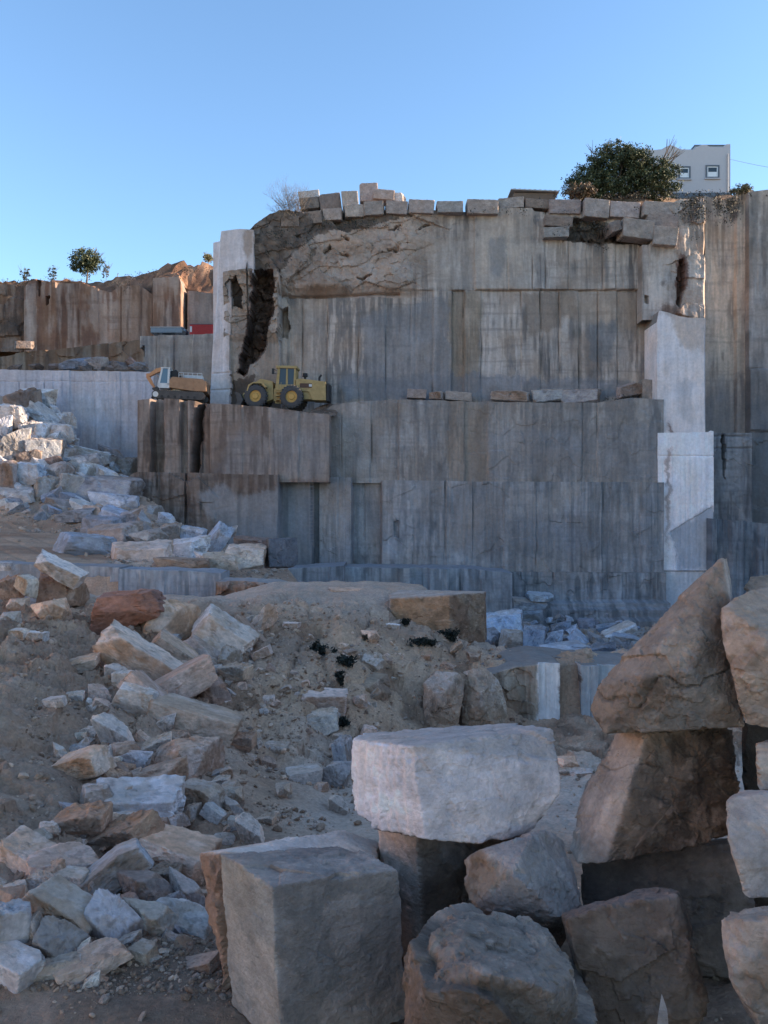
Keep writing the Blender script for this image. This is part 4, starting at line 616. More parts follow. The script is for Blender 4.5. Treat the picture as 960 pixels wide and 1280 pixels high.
T = [ # left bank
 (160,767,80,46,-8,'chunk','red-brown','dark red-brown boulder on the crest of the left bank'),(208,778,68,44,5,'chunk','tan','dusty tan boulder right of the red-brown crest boulder'),
 (281,793,70,52,35,'block','pale','pale oblong block leaning steeply at the top of the left bank'),(259,809,54,38,22,'wedge','grey',0),
 (176,826,108,62,33,'slab','tan','broad brownish tilted slab, the largest on the left bank'),(218,813,56,30,40,'block','tan',0),(227,856,80,52,-28,'block','tan','tan cut block tipped against the broad brownish slab'),
 (182,868,58,40,40,'block','pinkish',0),(168,880,52,36,10,'chunk','pale',0),(142,917,44,56,-25,'wedge','pale','pale rock with a pinkish side, below the broad brownish slab'),
 (241,913,92,54,12,'block','tan','thick tan block with a crumbly top, in the middle of the left bank'),(239,955,78,48,6,'chunk','pinkish','pinkish grey angular rock right under the thick tan block'),
 (103,957,58,44,-18,'block','tan',0),(141,981,44,38,15,'chunk','brown',0),(198,978,58,46,0,'chunk','brown',0),(196,934,34,20,-10,'chunk','grey',0),(250,997,46,30,5,'block','grey',0),
 (276,978,18,13,0,'chunk','pale',0),(288,998,28,22,5,'chunk','grey',0),(25,793,20,12,0,'block','pale',0),(46,795,20,10,5,'slab','pale',0),(69,878,20,11,-8,'slab','pale',0),(94,871,19,11,-5,'slab','pale',0),
 (75,941,18,18,0,'chunk','pale',0),(100,923,14,12,0,'chunk','pale',0),(308,795,40,22,42,'slab','brown',0),(331,779,24,30,40,'wedge','pinkish',0),(327,817,26,18,-25,'slab','tan',0),(294,843,30,24,5,'chunk','grey',0),(265,863,44,38,8,'chunk','brown',0),
 (270,840,16,14,0,'chunk','blue-grey',0),(95,831,56,22,-14,'slab','tan',0),(61,767,46,30,-5,'chunk','tan','half-buried tan rock at the far left of the bank crest'),(243,779,12,20,0,'block','tan',0),
 (172,1008,92,44,5,'block','pale blue','pale bluish block with flat top near the foot of the left bank'),(155,1048,80,62,-20,'chunk','brown','brown boulder supporting the pale bluish block'),(100,1033,58,42,0,'chunk','brown',0),
 (209,1068,104,62,15,'slab','tan','wide tan slab with a dusty top, right of the brown boulder'),(34,1072,78,50,18,'block','pinkish','smooth pinkish block at the left edge, low on the bank'),(84,1079,76,60,-15,'wedge','tan','tan triangular-faced rock beside the smooth pinkish block'),
 (138,1097,90,64,-30,'block','blue-grey','blue-grey block tilted up towards the wide tan slab'),(80,1141,86,66,30,'block','grey','split grey and ochre block near the lower left'),(140,1151,52,54,0,'wedge','blue-grey',0),(181,1109,54,44,-10,'chunk','dark grey',0),
 (193,1150,56,42,0,'chunk','grey',0),(231,1151,66,38,-5,'wedge','blue-grey','bluish triangular rock beside the rough tan-sided block'),(234,1120,46,40,10,'chunk','grey',0),(75,1178,48,46,0,'wedge','dark grey',0),(8,1165,44,66,10,'block','blue-grey',0),
 (15,1213,66,38,0,'block','pale blue','pale blue-grey block at the left edge, lowest in the heap'),(42,1170,32,42,-20,'slab','grey',0),(72,1213,46,22,-5,'slab','grey',0),(118,1200,76,54,-28,'wedge','tan','tan half-disc shaped rock at the foot of the left heap'),
 (12,1133,38,42,20,'chunk','brown',0),(243,1207,60,20,-20,'slab','brown','long brown shard lying on the gravel left of the sawn cube'),(267,1018,28,24,25,'block','pale blue',0),(290,1010,28,20,0,'chunk','grey',0),(242,1018,24,20,0,'chunk','grey',0),(293,1030,13,14,0,'block','pale',0),
 (162,1176,24,16,0,'chunk','grey',0),(312,1037,32,40,-20,'wedge','pale','pale triangular shard standing just behind the white-topped block'),(120,1115,40,34,10,'chunk','grey',0),(50,1110,40,30,0,'chunk','grey',0),(205,1095,34,22,0,'chunk','dark grey',0),(255,1090,30,26,0,'chunk','grey',0),
 (222,1010,30,26,0,'chunk','blue-grey',0),(170,950,34,26,10,'chunk','blue-grey',0),(205,905,24,20,0,'chunk','grey',0),(120,1000,34,30,0,'chunk','grey',0),(285,820,26,20,10,'chunk','grey',0),(60,1040,24,18,0,'chunk','grey',0),
 # bank centre
 (432,747,46,9,3,'slab','tan','lower of two thin tan slabs stacked on the terrace edge'),(437,739,46,8,2,'slab','pinkish','upper of two thin tan slabs stacked on the terrace edge'),(440,757,56,13,0,'chunk','grey',0),(475,750,26,22,0,'chunk','grey',0),
 (400,876,62,24,4,'slab','tan',0),(404,905,38,28,-6,'block','grey',0),(378,971,40,20,-3,'block','pale',0),(353,990,20,18,0,'chunk','grey',0),(401,985,18,12,0,'chunk','tan',0),(421,968,36,38,10,'chunk','blue-grey',0),(431,945,18,40,-12,'block','blue-grey',0),
 (423,1007,24,20,0,'wedge','grey',0),(333,1026,20,14,0,'chunk','grey',0),(302,930,28,24,0,'chunk','brown',0),(345,936,28,12,5,'slab','grey',0),(336,875,14,10,0,'slab','pale',0),(490,783,18,7,8,'slab','pale',0),(364,782,20,8,0,'slab','pinkish',0),
 (707,955,28,14,0,'chunk','tan',0),(700,966,24,10,0,'chunk','grey',0),(725,968,26,10,0,'slab','grey',0),
 # pit behind
 (631,782,44,30,-8,'block','pale blue','pale cut block tipped on the pit floor, beside the tan terrace block'),(642,803,34,28,0,'chunk','tan',0),(668,801,26,32,0,'block','blue-grey',0),(688,802,26,28,8,'chunk','pale blue',0),(711,815,58,20,0,'chunk','pale blue',0),(724,797,28,22,15,'wedge','pale blue',0),
 (773,790,46,16,-18,'slab','pale',0),(781,803,34,18,8,'block','pale blue',0),(752,815,32,20,0,'chunk','blue-grey',0),(658,754,40,12,8,'slab','pale',0),(674,746,30,9,4,'slab','pale blue',0),(650,768,50,14,0,'slab','blue-grey',0),(620,760,34,16,0,'chunk','blue-grey',0),
 (745,800,22,16,0,'chunk','grey',0),(760,785,26,14,0,'chunk','blue-grey',0),(700,785,26,16,0,'chunk','blue-grey',0),(612,800,30,24,0,'chunk','blue-grey',0),(800,812,26,16,0,'chunk','grey',0),(655,785,18,14,0,'chunk','grey',0),(735,780,24,12,0,'slab','blue-grey',0),
 # heap under the pale wall
 (29,508,28,32,0,'chunk','brown','brown-faced boulder near the top of the white rubble heap'),(49,496,32,26,15,'chunk','pale','topmost pale boulder of the white rubble heap'),(14,527,34,30,0,'chunk','pale',0),(58,521,44,26,32,'wedge','pale',0),(4,538,18,26,0,'chunk','pale',0),(20,558,26,32,0,'chunk','grey',0),
 (35,541,16,22,0,'chunk','pale',0),(54,543,28,22,0,'chunk','pale',0),(58,566,32,26,0,'block','grey',0),(78,547,24,24,0,'chunk','pale',0),(110,567,50,16,15,'slab','pale','long pale slab lying across the white rubble heap'),(97,579,40,14,-8,'slab','pale',0),(138,568,26,18,0,'chunk','grey',0),
 (160,588,30,22,-10,'chunk','grey',0),(134,597,34,22,8,'chunk','pale',0),(107,591,22,18,0,'chunk','pale',0),(83,571,20,16,0,'chunk','grey',0),(35,598,34,28,0,'chunk','pale blue',0),(75,593,26,22,0,'chunk','grey',0),(88,608,30,30,15,'block','grey',0),(55,592,20,16,0,'chunk','grey',0),
 (60,614,32,26,0,'chunk','grey',0),(130,614,64,26,3,'block','grey','widest grey block at the foot of the white rubble heap'),(19,616,40,20,-8,'wedge','pale',0),(7,596,20,28,0,'block','tan',0),(74,631,46,20,0,'chunk','grey',0),(143,628,42,16,5,'slab','pale blue',0),(118,641,20,14,0,'block','tan',0),(95,645,32,14,0,'chunk','grey',0),
 (126,657,38,18,3,'block','blue-grey',0),(142,642,28,16,-5,'wedge','pale blue',0),(38,575,22,20,0,'chunk','brown',0),(150,606,22,16,0,'chunk','pale blue',0),(165,610,18,20,0,'chunk','pale',0),(68,580,16,14,0,'chunk','brown',0),(5,560,18,26,0,'chunk','brown',0),
 # rock row above the sawn ledges
 (140,671,52,24,-5,'block','tan','tan block with brown broken end in the row above the sawn ledge'),(179,656,30,26,20,'chunk','grey',0),(108,690,60,32,6,'chunk','blue-grey','wide blue-grey boulder resting on the left sawn ledge'),(177,697,54,28,0,'block','grey','squared grey block on the ledge, right of the wide blue-grey boulder'),(187,676,32,20,0,'chunk','grey',0),
 (212,667,26,24,0,'chunk','tan',0),(230,686,56,24,-8,'block','pale','pale blue-topped block sitting on the brown flat slab'),(228,706,60,16,2,'slab','brown','brown flat slab under the pale blue-topped block'),(274,673,34,36,38,'block','pale blue','pale block standing on its corner like a diamond'),(208,647,18,12,0,'wedge','pale blue',0),(242,666,28,14,8,'slab','pale blue',0),
 (278,701,36,24,-10,'wedge','grey',0),(318,677,44,11,4,'slab','brown',0),(308,697,46,26,2,'block','grey','dark-faced grey block between the diamond-like block and the upright one'),(349,692,34,36,-6,'block','blue-grey','upright blue-grey slab block at the right end of the ledge row'),(383,692,14,10,0,'chunk','blue-grey',0),(392,700,14,10,0,'chunk','blue-grey',0),(372,700,12,8,0,'chunk','blue-grey',0),(392,688,10,8,0,'chunk','grey',0),(288,665,16,14,0,'chunk','tan',0),
 (255,698,22,14,0,'chunk','pale blue',0),(190,640,20,12,0,'chunk','grey',0),(165,645,20,14,0,'chunk','grey',0),
 # group beside left edge
 (75,712,62,30,32,'slab','pale','pale leaning slab arching over brown rocks near the left edge'),(68,735,38,34,5,'block','brown',0),(34,732,28,28,20,'block','pale',0),(12,739,30,36,0,'chunk','brown',0),(58,753,46,22,3,'slab','pale blue',0),(93,744,24,28,0,'chunk','brown',0),(10,776,26,20,0,'chunk','blue-grey',0),(20,758,28,18,0,'chunk','grey',0),
 (5,708,20,10,0,'slab','blue-grey',0)]
for t in T:
    px, py, w_, h_, ti, kd, tn, lb = t; D = None
    if 735 < py < 760 and 410 < px < 500: D = 42
    if py > 700 and py < 785 and px < 110: D = hit(px, max(py, 752)+4, hi=48, default=46)-(760-py)*.03
    if 640 < py < 715 and 90 < px < 360: D = 53+(712-py)*.35
    if 600 < px < 810 and 740 < py < 820: D = 12.2/((py+h_*.45-640)/1000); D = min(D, 85)
    rock(px, py, w_, h_, ti, kd, tn, lb or None, D=D, group=None)
# blocks along the cliff rim and on ledges
RB = 'cut blocks lined up along the cliff rim'
z3 = lambda a, b_, c_, d_: (520+(a+c_)/4.36, 160+(b_+d_)/4.36, (c_-a)/2.18, (d_-b_)/2.18)
z2 = lambda a, b_, c_, d_: (260+(a+c_)/6, 220+(b_+d_)/6, (c_-a)/3, (d_-b_)/3)
RIM = [(z2(567,38,640,110),0,'pinkish','tallest square block at the top of the rim stack',95.5),(z2(618,62,700,104),2,'pinkish','middle block of the top rim stack, beside the tallest square block',95),(z2(700,70,736,104),0,'pale','small pale block right of the top rim stack',95.5),
 (z2(500,66,566,132),-5,'pinkish','upright leaning block left of the tallest square rim block',94.5),(z2(418,78,500,140),-8,'brown','reddish brown rim block left of the upright leaning one',94.8),(z2(435,135,508,180),-3,'tan',0,93.2),(z2(508,118,585,166),-4,'tan',0,93.2),
 (z2(585,105,664,158),-3,'tan',0,93),(z2(663,102,748,154),1,'tan',0,93),(z2(750,100,846,151),0,'tan',0,93),(z2(853,104,958,152),1,'tan',0,93),(z2(340,66,420,98),-6,'pale','pale sunlit lump behind the bare shrub',96),(z2(345,95,420,140),-5,'brown',0,94.8),(z2(280,160,350,205),0,'brown',0,93),(z2(350,140,434,190),-4,'brown',0,93),
 (z3(135,203,222,243),0,'tan',0,93),(z3(222,201,292,230),-4,'pinkish',0,94),(z3(290,202,356,226),3,'tan',0,94),(z3(355,203,447,243),3,'tan',0,93.5),(z3(449,203,522,254),3,'tan','squarish tan rim block left of the pinkish one, below the big tree',93),(z3(519,209,604,258),5,'pinkish','pinkish rim block just left of the sunlit one',93),
 (z3(613,210,708,247),3,'pinkish','rim block with its right end lit by the sun',92),(z3(620,240,712,280),7,'tan','tilted block directly under the sunlit rim block',92),(z3(551,257,641,307),6,'tan','tilted block sliding out of the dark earth pocket under the rim',91.5),(z3(640,275,709,326),5,'tan','lowest block at the right end of the rim, above the corner buttress',91.5),
 (z3(345,250,425,278),3,'tan',0,92.8),(z3(340,276,415,303),0,'tan',0,92.8),(z3(515,260,555,295),-20,'tan',0,92)]
for (x, y, w_, h_), ti, tn, lb, D in RIM: rock(x, y+random.uniform(-1, 1.2), w_*random.uniform(.93, 1.0), h_*random.uniform(.86, 1.02), ti+random.uniform(-2.5, 2.5), 'cut' if w_ > 14 else 'block', random.choice([tn, tn, tn, 'grey', 'brown']) if not lb else tn, lb or None, D=D, group=None, depth=26)
LD = [(521,493,24,10,0,'tan','leftmost tan block on the mid-height ledge',92),(546,495,14,9,0,'tan',0,92),(572,496,34,9,1,'tan',0,92),(638,496,42,13,2,'pinkish',0,91.5),(684,495,40,14,-1,'pinkish',0,91.5),(726,496,44,18,-2,'tan','thickest tan block on the mid-height ledge',91.5),(786,489,30,16,-12,'pinkish','tipped wedge-like block on the ledge near the buttress',91.5),(812,488,24,24,3,'tan','square block on the ledge right against the buttress',91.8)]
for x, y, w_, h_, ti, tn, lb, D in LD: rock(x, y, w_, h_*random.uniform(.9, 1.25), ti+random.uniform(-3, 3), random.choice(['cut', 'block']), tn, lb or None, D=D, depth=18)
for x, y, w_, h_, tn in [(30,431,20,10,'tan'),(95,455,34,14,'pale blue'),(120,455,26,16,'pale'),(150,457,34,12,'grey'),(170,459,28,11,'pale blue'),(70,459,18,8,'grey'),(45,459,16,8,'brown'),(140,461,18,8,'grey'),(20,460,16,8,'brown'),(108,461,14,8,'grey'),(165,452,12,10,'pinkish')]:
    rock(x, y, w_, h_, 0, 'chunk' if y > 440 else 'block', tn, D=(100 if y > 440 else 125))
scatter_left = True
hand = len(ROCKS)
# further medium stones, scattered where the photo shows loose rubble
def scatter(n, poly, smin, smax, tones, D=None, sep=.55, tries=60):
    xs_ = [q[0] for q in poly]; ys_ = [q[1] for q in poly]
    for _ in range(n):
        for _t in range(tries):
            x = random.uniform(min(xs_), max(xs_)); y = random.uniform(min(ys_), max(ys_)); s = smin+(smax-smin)*random.random()**2
            if inpoly(np.array([x]), np.array([y]), poly)[0] and all(math.hypot(x-r_[1], (y-r_[2])*1.3) > sep*(s+r_[3])*.5 for r_ in ROCKS): break
        else: continue
        d = D(x, y) if D else None
        rock(x, y, s, s*random.uniform(.55, .95), random.uniform(-30, 30), random.choice(['chunk', 'chunk', 'wedge', 'block']), random.choice(tones), D=d)
mx = ['grey', 'grey', 'tan', 'brown', 'pale', 'blue-grey']
pit = lambda x, y: min(84, 12.2/((y+4-640)/1000))
scatter(70, [(0,500),(50,490),(110,560),(172,595),(172,640),(60,650),(0,630)], 11, 22, ['pale','grey','pale','blue-grey'], sep=.36)
scatter(90, [(0,1090),(90,1000),(130,920),(220,900),(280,940),(300,1040),(250,1120),(250,1180),(120,1230),(0,1240)], 13, 34, mx, sep=.42)
scatter(46, [(345,800),(470,770),(600,800),(620,840),(520,850),(440,950),(350,1000),(300,930)], 9, 26, ['tan', 'tan', 'grey', 'brown'])
scatter(44, [(130,840),(200,790),(280,830),(290,980),(130,1000),(90,930)], 12, 28, mx, sep=.4)
scatter(24, [(150,840),(250,770),(345,770),(330,840),(260,900)], 10, 20, mx)
scatter(26, [(640,775),(700,770),(800,780),(790,825),(620,825)], 9, 18, ['blue-grey','grey','pale blue'], pit)
# past 300 rocks the smallest become one mass of rubble
M['rock_mass'] = stone_mat('rubble_mass_limestone', 'attr', 1.2, 9, .9, .1, amp1=.5, amp2=.42)
ch = sorted([r for r in ROCKS if r[5] in ('chunk', 'wedge') and not r[6]], key=lambda r: r[3]*(60 if r[8] > 60 else 1)**0)
nrk = sum(r[5] in ('chunk', 'wedge') for r in ROCKS); small = ch[:max(0, nrk-285)]; PL4 = {k: [proto(k, 700+i, 4) for i in range(3)] for k in ('chunk', 'wedge')}
Vs, Fs, Cs, base = [], [], [], 0
bpy.context.view_layer.update()
for r in small:
    o = r[0]; me = random.choice(PL4[r[5]]); n = len(me.vertices); co = np.empty(n*3, np.float32); me.vertices.foreach_get('co', co); cc = np.empty(n*4, np.float32); me.color_attributes['Col'].data.foreach_get('color', cc)
    fi = np.empty(len(me.polygons)*3, np.int32); me.loops.foreach_get('vertex_index', fi); mw = np.array(o.matrix_world)
    Vs.append(co.reshape(-1, 3) @ mw[:3, :3].T+mw[:3, 3]); Cs.append(cc.reshape(-1, 4)[:, :3]*np.array(o.color[:3])); Fs.append(fi.reshape(-1, 3)+base); base += n; ROCKS.remove(r); bpy.data.objects.remove(o)
tag(link('rubble', mesh_np('rubble', np.concatenate(Vs), np.concatenate(Fs), np.concatenate(Cs), M['rock_mass'])), 'smallest broken stones filling the gaps between the larger fallen rocks', 'rubble', kind='stuff')
# ------------------------------------------------------------------ labels: anchored to the hand-named rocks
anchors = [(r[1], r[2], r[6]) for r in ROCKS if r[6]]
short = {}
def shorten(lb):
    for k in (', ', ' right of', ' beside', ' between', ' lying', ' resting', ' standing', ' near the', ' just behind', ' with its', ' with a', ' with flat', ' with brown', ' leaning', ' in the middle', ' at the top of the left', ' tipped on', ' sitting', ' arching', ' tipped against', ' supporting', ' tilted up'):
        if k in lb and len(lb.split(k)[0].split()) >= 2: lb = lb.split(k)[0]
    return lb
used = {r[6] for r in ROCKS if r[6]}
extra = [(555,800,'large tan cut block on the terrace'),(460,862,'tan pentagonal boulder in the bank'),(210,375,'far brown wall'),(750,960,'large dark brown rough-faced block'),(722,935,'small bluish sawn block'),(388,640,'hanging ladder'),(800,150,'house'),(370,250,'bare shrub'),(225,485,'tracked excavator'),(225,414,'far grey tarped box')]
A2 = [(a, b_, shorten(c_)) for a, b_, c_ in anchors]+extra
sn = [a[2] for a in A2]; A2 = [a for a in A2 if len(a[2].split()) >= 3 and sn.count(a[2]) == 1]+[e for e in extra if len(e[2].split()) < 3]
def dirword(dx, dy):
    a = math.degrees(math.atan2(-dy, dx)) % 360; return ['right of', 'up and right of', 'above', 'up and left of', 'left of', 'down and left of', 'below', 'down and right of'][int(((a+22.5) % 360)//45)]
KW = {'cut': 'cut block', 'block': 'squared stone', 'slab': 'flat slab', 'chunk': 'angular rock', 'wedge': 'wedge-shaped rock'}
ordr = sorted([r for r in ROCKS if not r[6]], key=lambda r: -r[3])
for r in ordr:
    o, px, py, w_, tone, kind = r[:6]; size = 'big' if w_ > 40 else 'medium' if w_ > 24 else 'small' if w_ > 13 else 'tiny'
    cand = sorted(A2, key=lambda a: math.hypot(a[0]-px, a[1]-py)); lb = None
    for a in cand[:6]:
        for adv in ('just', 'a little farther'):
            t_ = f"{size} {tone} {KW[kind]} {adv} {dirword(px-a[0], py-a[1])} the {a[2]}"
            if len(t_.split()) <= 16 and t_ not in used and (adv == 'just' or math.hypot(a[0]-px, a[1]-py) > 35): lb = t_; break
        if lb: break
    if not lb: lb = f"{size} {tone} {KW[kind]} {dirword(px-cand[0][0], py-cand[0][1])} the {cand[0][2]}"
    used.add(lb); r[6] = lb; tag(o, lb, {'block': 'stone block', 'cut': 'stone block', 'slab': 'stone slab'}.get(kind, 'rock'))
for r in ROCKS:
    o, px, py = r[0], r[1], r[2]
    g = ('rocks of the heap under the pale wall' if py < 650 and px < 185 and py > 480 else 'blocks along the cliff rim' if py < 330 and px > 300 else 'blocks on the mid-height ledge' if 470 < py < 505 else
         'rocks lying on the upper left terrace' if py < 470 else 'rocks in the row above the sawn ledges' if py < 715 and px < 400 else 'rocks on the pit floor' if px > 600 and py < 830 else 'rocks fallen on the left bank' if px < 340 else 'loose stones on the middle bank')
    o['group'] = g

# ------------------------------------------------------------------ gravel: nobody could count it
def small_protos(n=8):
    out = []
    for i in range(n):
        r = np.random.default_rng(900+i); v, f = ico(1); v = v*np.array([1, r.uniform(.6,1), r.uniform(.45,.8)])*(1+r.normal(0, .16, (len(v), 1))); out.append((v*.5, f))
    return out
SP = small_protos()
def gravel(name, label, n, sampler, smin, smax, pal, power=3.):
    Vs, Fs, Cs, base = [], [], [], 0
    pts = sampler(n); z = terr(pts[:, 0], pts[:, 1])
    for i in range(len(pts)):
        v, f = SP[rng.integers(len(SP))]; s = smin*(smax/smin)**(rng.random()**power)*(.6+pts[i, 1]/30); a, b_ = rng.uniform(0, 6.28), rng.normal(0, .5)
        Rm = np.array(Euler((b_, rng.normal(0, .5), a)).to_matrix()); Vs.append((v*s) @ Rm.T+(pts[i, 0], pts[i, 1], z[i]+s*.12)); Fs.append(f+base); base += len(v)
        c = np.array(pal[rng.integers(len(pal))])*rng.uniform(.75, 1.2); Cs.append(np.tile(c, (len(v), 1)))
    me = mesh_np(name, np.concatenate(Vs), np.concatenate(Fs), np.concatenate(Cs), M['dirt'], False); tag(link(name, me), label, 'gravel', kind='stuff')
def samp_fan(px0, px1, d0, d1, dens=None):
    def f(n):
        px = rng.uniform(px0, px1, n*3); D = np.exp(rng.uniform(math.log(d0), math.log(d1), n*3)); x = (px-480)/1000*D
        k = rng.random(n*3) < (dens(px, D) if dens else 1); return np.stack([x[k], D[k]], -1)[:n]
    return f
gp = [(.19,.165,.145),(.23,.2,.18),(.15,.12,.1),(.3,.27,.25),(.18,.17,.17)]
gravel('gravel', 'grey and brown stone chips strewn over the lower floor and left bank', 7500, samp_fan(-60, 470, 9.5, 33, lambda p, D: np.clip(.25+1.2*fbm(v3(p*.02, D*.5), 3, 7), .08, 1)*np.where((D < 11.0) & (p < 260), .35, 1)), .02, .2, gp)
gravel('gravel', 'pebbles along the foot of the left heap by the sawn cube', 3000, samp_fan(-40, 300, 10.0, 11.6), .015, .12, gp, 2.)
gravel('gravel', 'loose chips covering the middle bank', 4200, samp_fan(300, 660, 21, 37), .03, .17, gp)
gravel('gravel', 'chips at the foot of the right pile', 1500, samp_fan(690, 1050, 8.0, 30), .02, .13, [(.22,.21,.2),(.17,.16,.15),(.27,.26,.25)])
gravel('gravel', 'rubble chips in the pit and on the left heap', 3600, samp_fan(-40, 820, 52, 90, lambda p, D: ((p > 600) & (D > 62) | (D > 72) & (p < 200) | (p < 360) & (p > 130)|(rng.random(len(p)) < .06)).astype(float)), .05, .28, [(.24,.24,.25),(.19,.19,.195),(.16,.165,.17)])

# ------------------------------------------------------------------ foliage
def leaves(centers, size, cols, seed=0, aspect=.45):
    r = np.random.default_rng(seed); n = len(centers); a = r.normal(0, 1, (n, 3)); a /= np.linalg.norm(a, axis=1, keepdims=True); b_ = np.cross(a, r.normal(0, 1, (n, 3))); b_ /= np.linalg.norm(b_, axis=1, keepdims=True)
    s = size*r.uniform(.6, 1.3, (n, 1)); V = np.stack([centers-a*s, centers-b_*s*aspect, centers+a*s, centers+b_*s*aspect], 1).reshape(-1, 3)
    c = np.array(cols)[r.integers(0, len(cols), n)]*r.uniform(.75, 1.25, (n, 1)); return V, np.arange(n*4).reshape(n, 4), np.repeat(c, 4, 0)
def foliage(name, lobes, n_clump, per, cl, size, cols, parent, seed, shell=.6):
    r = np.random.default_rng(seed); C = []
    vol = np.array([l[3]*l[4]*l[5] for l in lobes]); vol = vol/vol.sum()
    for i in range(n_clump):
        l = lobes[r.choice(len(lobes), p=vol)]; d = r.normal(0, 1, 3); d /= np.linalg.norm(d); q = r.uniform(shell, 1.04)
        c = np.array(l[:3])+d*np.array(l[3:6])*q; k = int(per*r.uniform(.5, 1.4)); C.append(c+r.normal(0, 1, (k, 3))*cl*r.uniform(.5, 1.2)*np.array([1, 1, .75]))
    V, F, co = leaves(np.concatenate(C), size, cols, seed); return link(name, mesh_np(name, V, F, co, M['leaf'], False), parent)
def limb(mb, p, q, r0, r1, depth, r, spread=.6):
    mb.tube(p, q, r0, r1, 6)
    if depth > 0:
        d = Vector(q)-Vector(p)
        for _ in range(3 if depth > 1 else 3):
            nd = (d.normalized()+Vector((r.uniform(-1, 1), r.uniform(-1, 1), r.uniform(-.2, .7)))*spread).normalized()*d.length*r.uniform(.6, .85); limb(mb, q, Vector(q)+nd, r1, r1*.5, depth-1, r, spread)
rr = random.Random(3); GR = [(.05,.065,.03),(.07,.085,.04),(.1,.11,.06),(.04,.05,.028)]
b0 = P(778, 247, 101); b0[2] = hz_main(np.array(b0[0]), np.array(b0[1])); t = empty('broadleaf_tree', b0); tag(t, 'big dense dark green tree on the cliff rim in front of the house', 'tree')
mb = MB()
for dx in (-2.2, -.6, .9, 3.2): limb(mb, (dx*.3, 0, -.4), (dx, rr.uniform(-.6, .6), 2.0), .22, .14, 3, rr, .7)
mb.build('trunk', M['bark'], t)
foliage('crown', [(-.5,0,3.4,4.4,3.4,3.5),(-4.2,0,2.2,3.0,2.6,2.5),(3.6,0,2.4,3.6,2.8,2.5),(1.2,0,4.4,2.8,2.5,2.3),(-2.6,-.3,1.0,3.8,2.4,1.5),(4.6,-.3,1.1,2.6,2.2,1.5)], 620, 75, .34, .15, GR, t, 5, .45)
def small_tree(px, py, D, w_, h_, label, group, cols=GR, dens=1.0, name='small_tree', zf=hz_left):
    b_ = P(px, py, D); z = float(zf(np.array(b_[0]), np.array(b_[1]))); h = h_*D/1000; w2 = w_*D/2000; top = (640-(py-h_))/1000*D; b_[2] = min(z, b_[2])-.1
    t = empty(name, b_); tag(t, label, 'tree' if 'tree' in name else 'shrub', group); H = top-b_[2]; rr = random.Random(int(px)); mb = MB(); limb(mb, (0, 0, -.2), (.1*H*.3, 0, H*.4), .07*w2, .045*w2, 2, rr, .6); mb.build('trunk' if 'tree' in name else 'stem', M['bark'], t)
    foliage('crown' if 'tree' in name else 'foliage', [(0,0,H*.66,w2*.95,w2*.9,H*.32),(-w2*.35,0,H*.5,w2*.6,w2*.6,H*.22),(w2*.4,0,H*.6,w2*.6,w2*.6,H*.25)], int(70*dens), 34, w2*.13, .05*w2+.06, cols, t, int(px), .3); return t
GD = 'small trees on the upper left hill'
small_tree(108, 343, 138, 38, 35, 'dark round tree standing on the upper left hill', GD, name='hill_tree', dens=2.2)
small_tree(32, 345, 140, 13, 14, 'tiny tree farthest left on the hill skyline', GD, [(.1,.11,.07),(.14,.14,.09)], .5, name='hill_tree')
small_tree(66, 345, 140, 11, 15, 'tiny tree between the farthest left one and the dark round tree', GD, [(.1,.11,.07),(.14,.14,.09)], .5, name='hill_tree')
small_tree(132, 340, 140, 10, 13, 'tiny pale bush just right of the dark round hill tree', None, [(.17,.14,.1),(.12,.11,.07)], .5, name='shrub')
small_tree(260, 331, 137, 18, 14, 'yellowish shrub on top of the brown mound beside the pale pillar', None, [(.2,.17,.08),(.13,.12,.06)], .6, name='shrub')
small_tree(927, 247, 95, 26, 16, 'low olive shrub on the rim right of the house', None, [(.13,.12,.07),(.17,.15,.09)], .8, name='shrub', zf=lambda x, y: P(0, 246, 95)[2])
small_tree(722, 252, 95, 44, 20, 'brown dry shrub at the left foot of the big tree', None, [(.13,.08,.06),(.1,.08,.05),(.16,.12,.08)], .8, name='shrub', zf=lambda x, y: P(0, 252, 95)[2])
# bare shrub
b0 = P(365, 285, 92.6); t = empty('bare_shrub', b0); tag(t, 'leafless grey shrub growing at the left end of the cliff rim', 'shrub'); rr = random.Random(8)
mb = MB()
for k in range(15): limb(mb, (rr.uniform(-.3, .3), 0, -.3), (rr.uniform(-.9, .7), rr.uniform(-.4, .4), rr.uniform(.6, 1.7)), .05, .03, 4, rr, .62)
mb.build('branches', paint('grey_twigs', (.17,.14,.12), .9), t)
foliage('dead_leaves', [(-.2,0,2.4,1.9,1.0,1.9),(.1,0,1.0,2.2,1.0,1.2)], 260, 14, .25, .055, [(.16,.12,.09),(.12,.1,.07)], t, 9, .2)
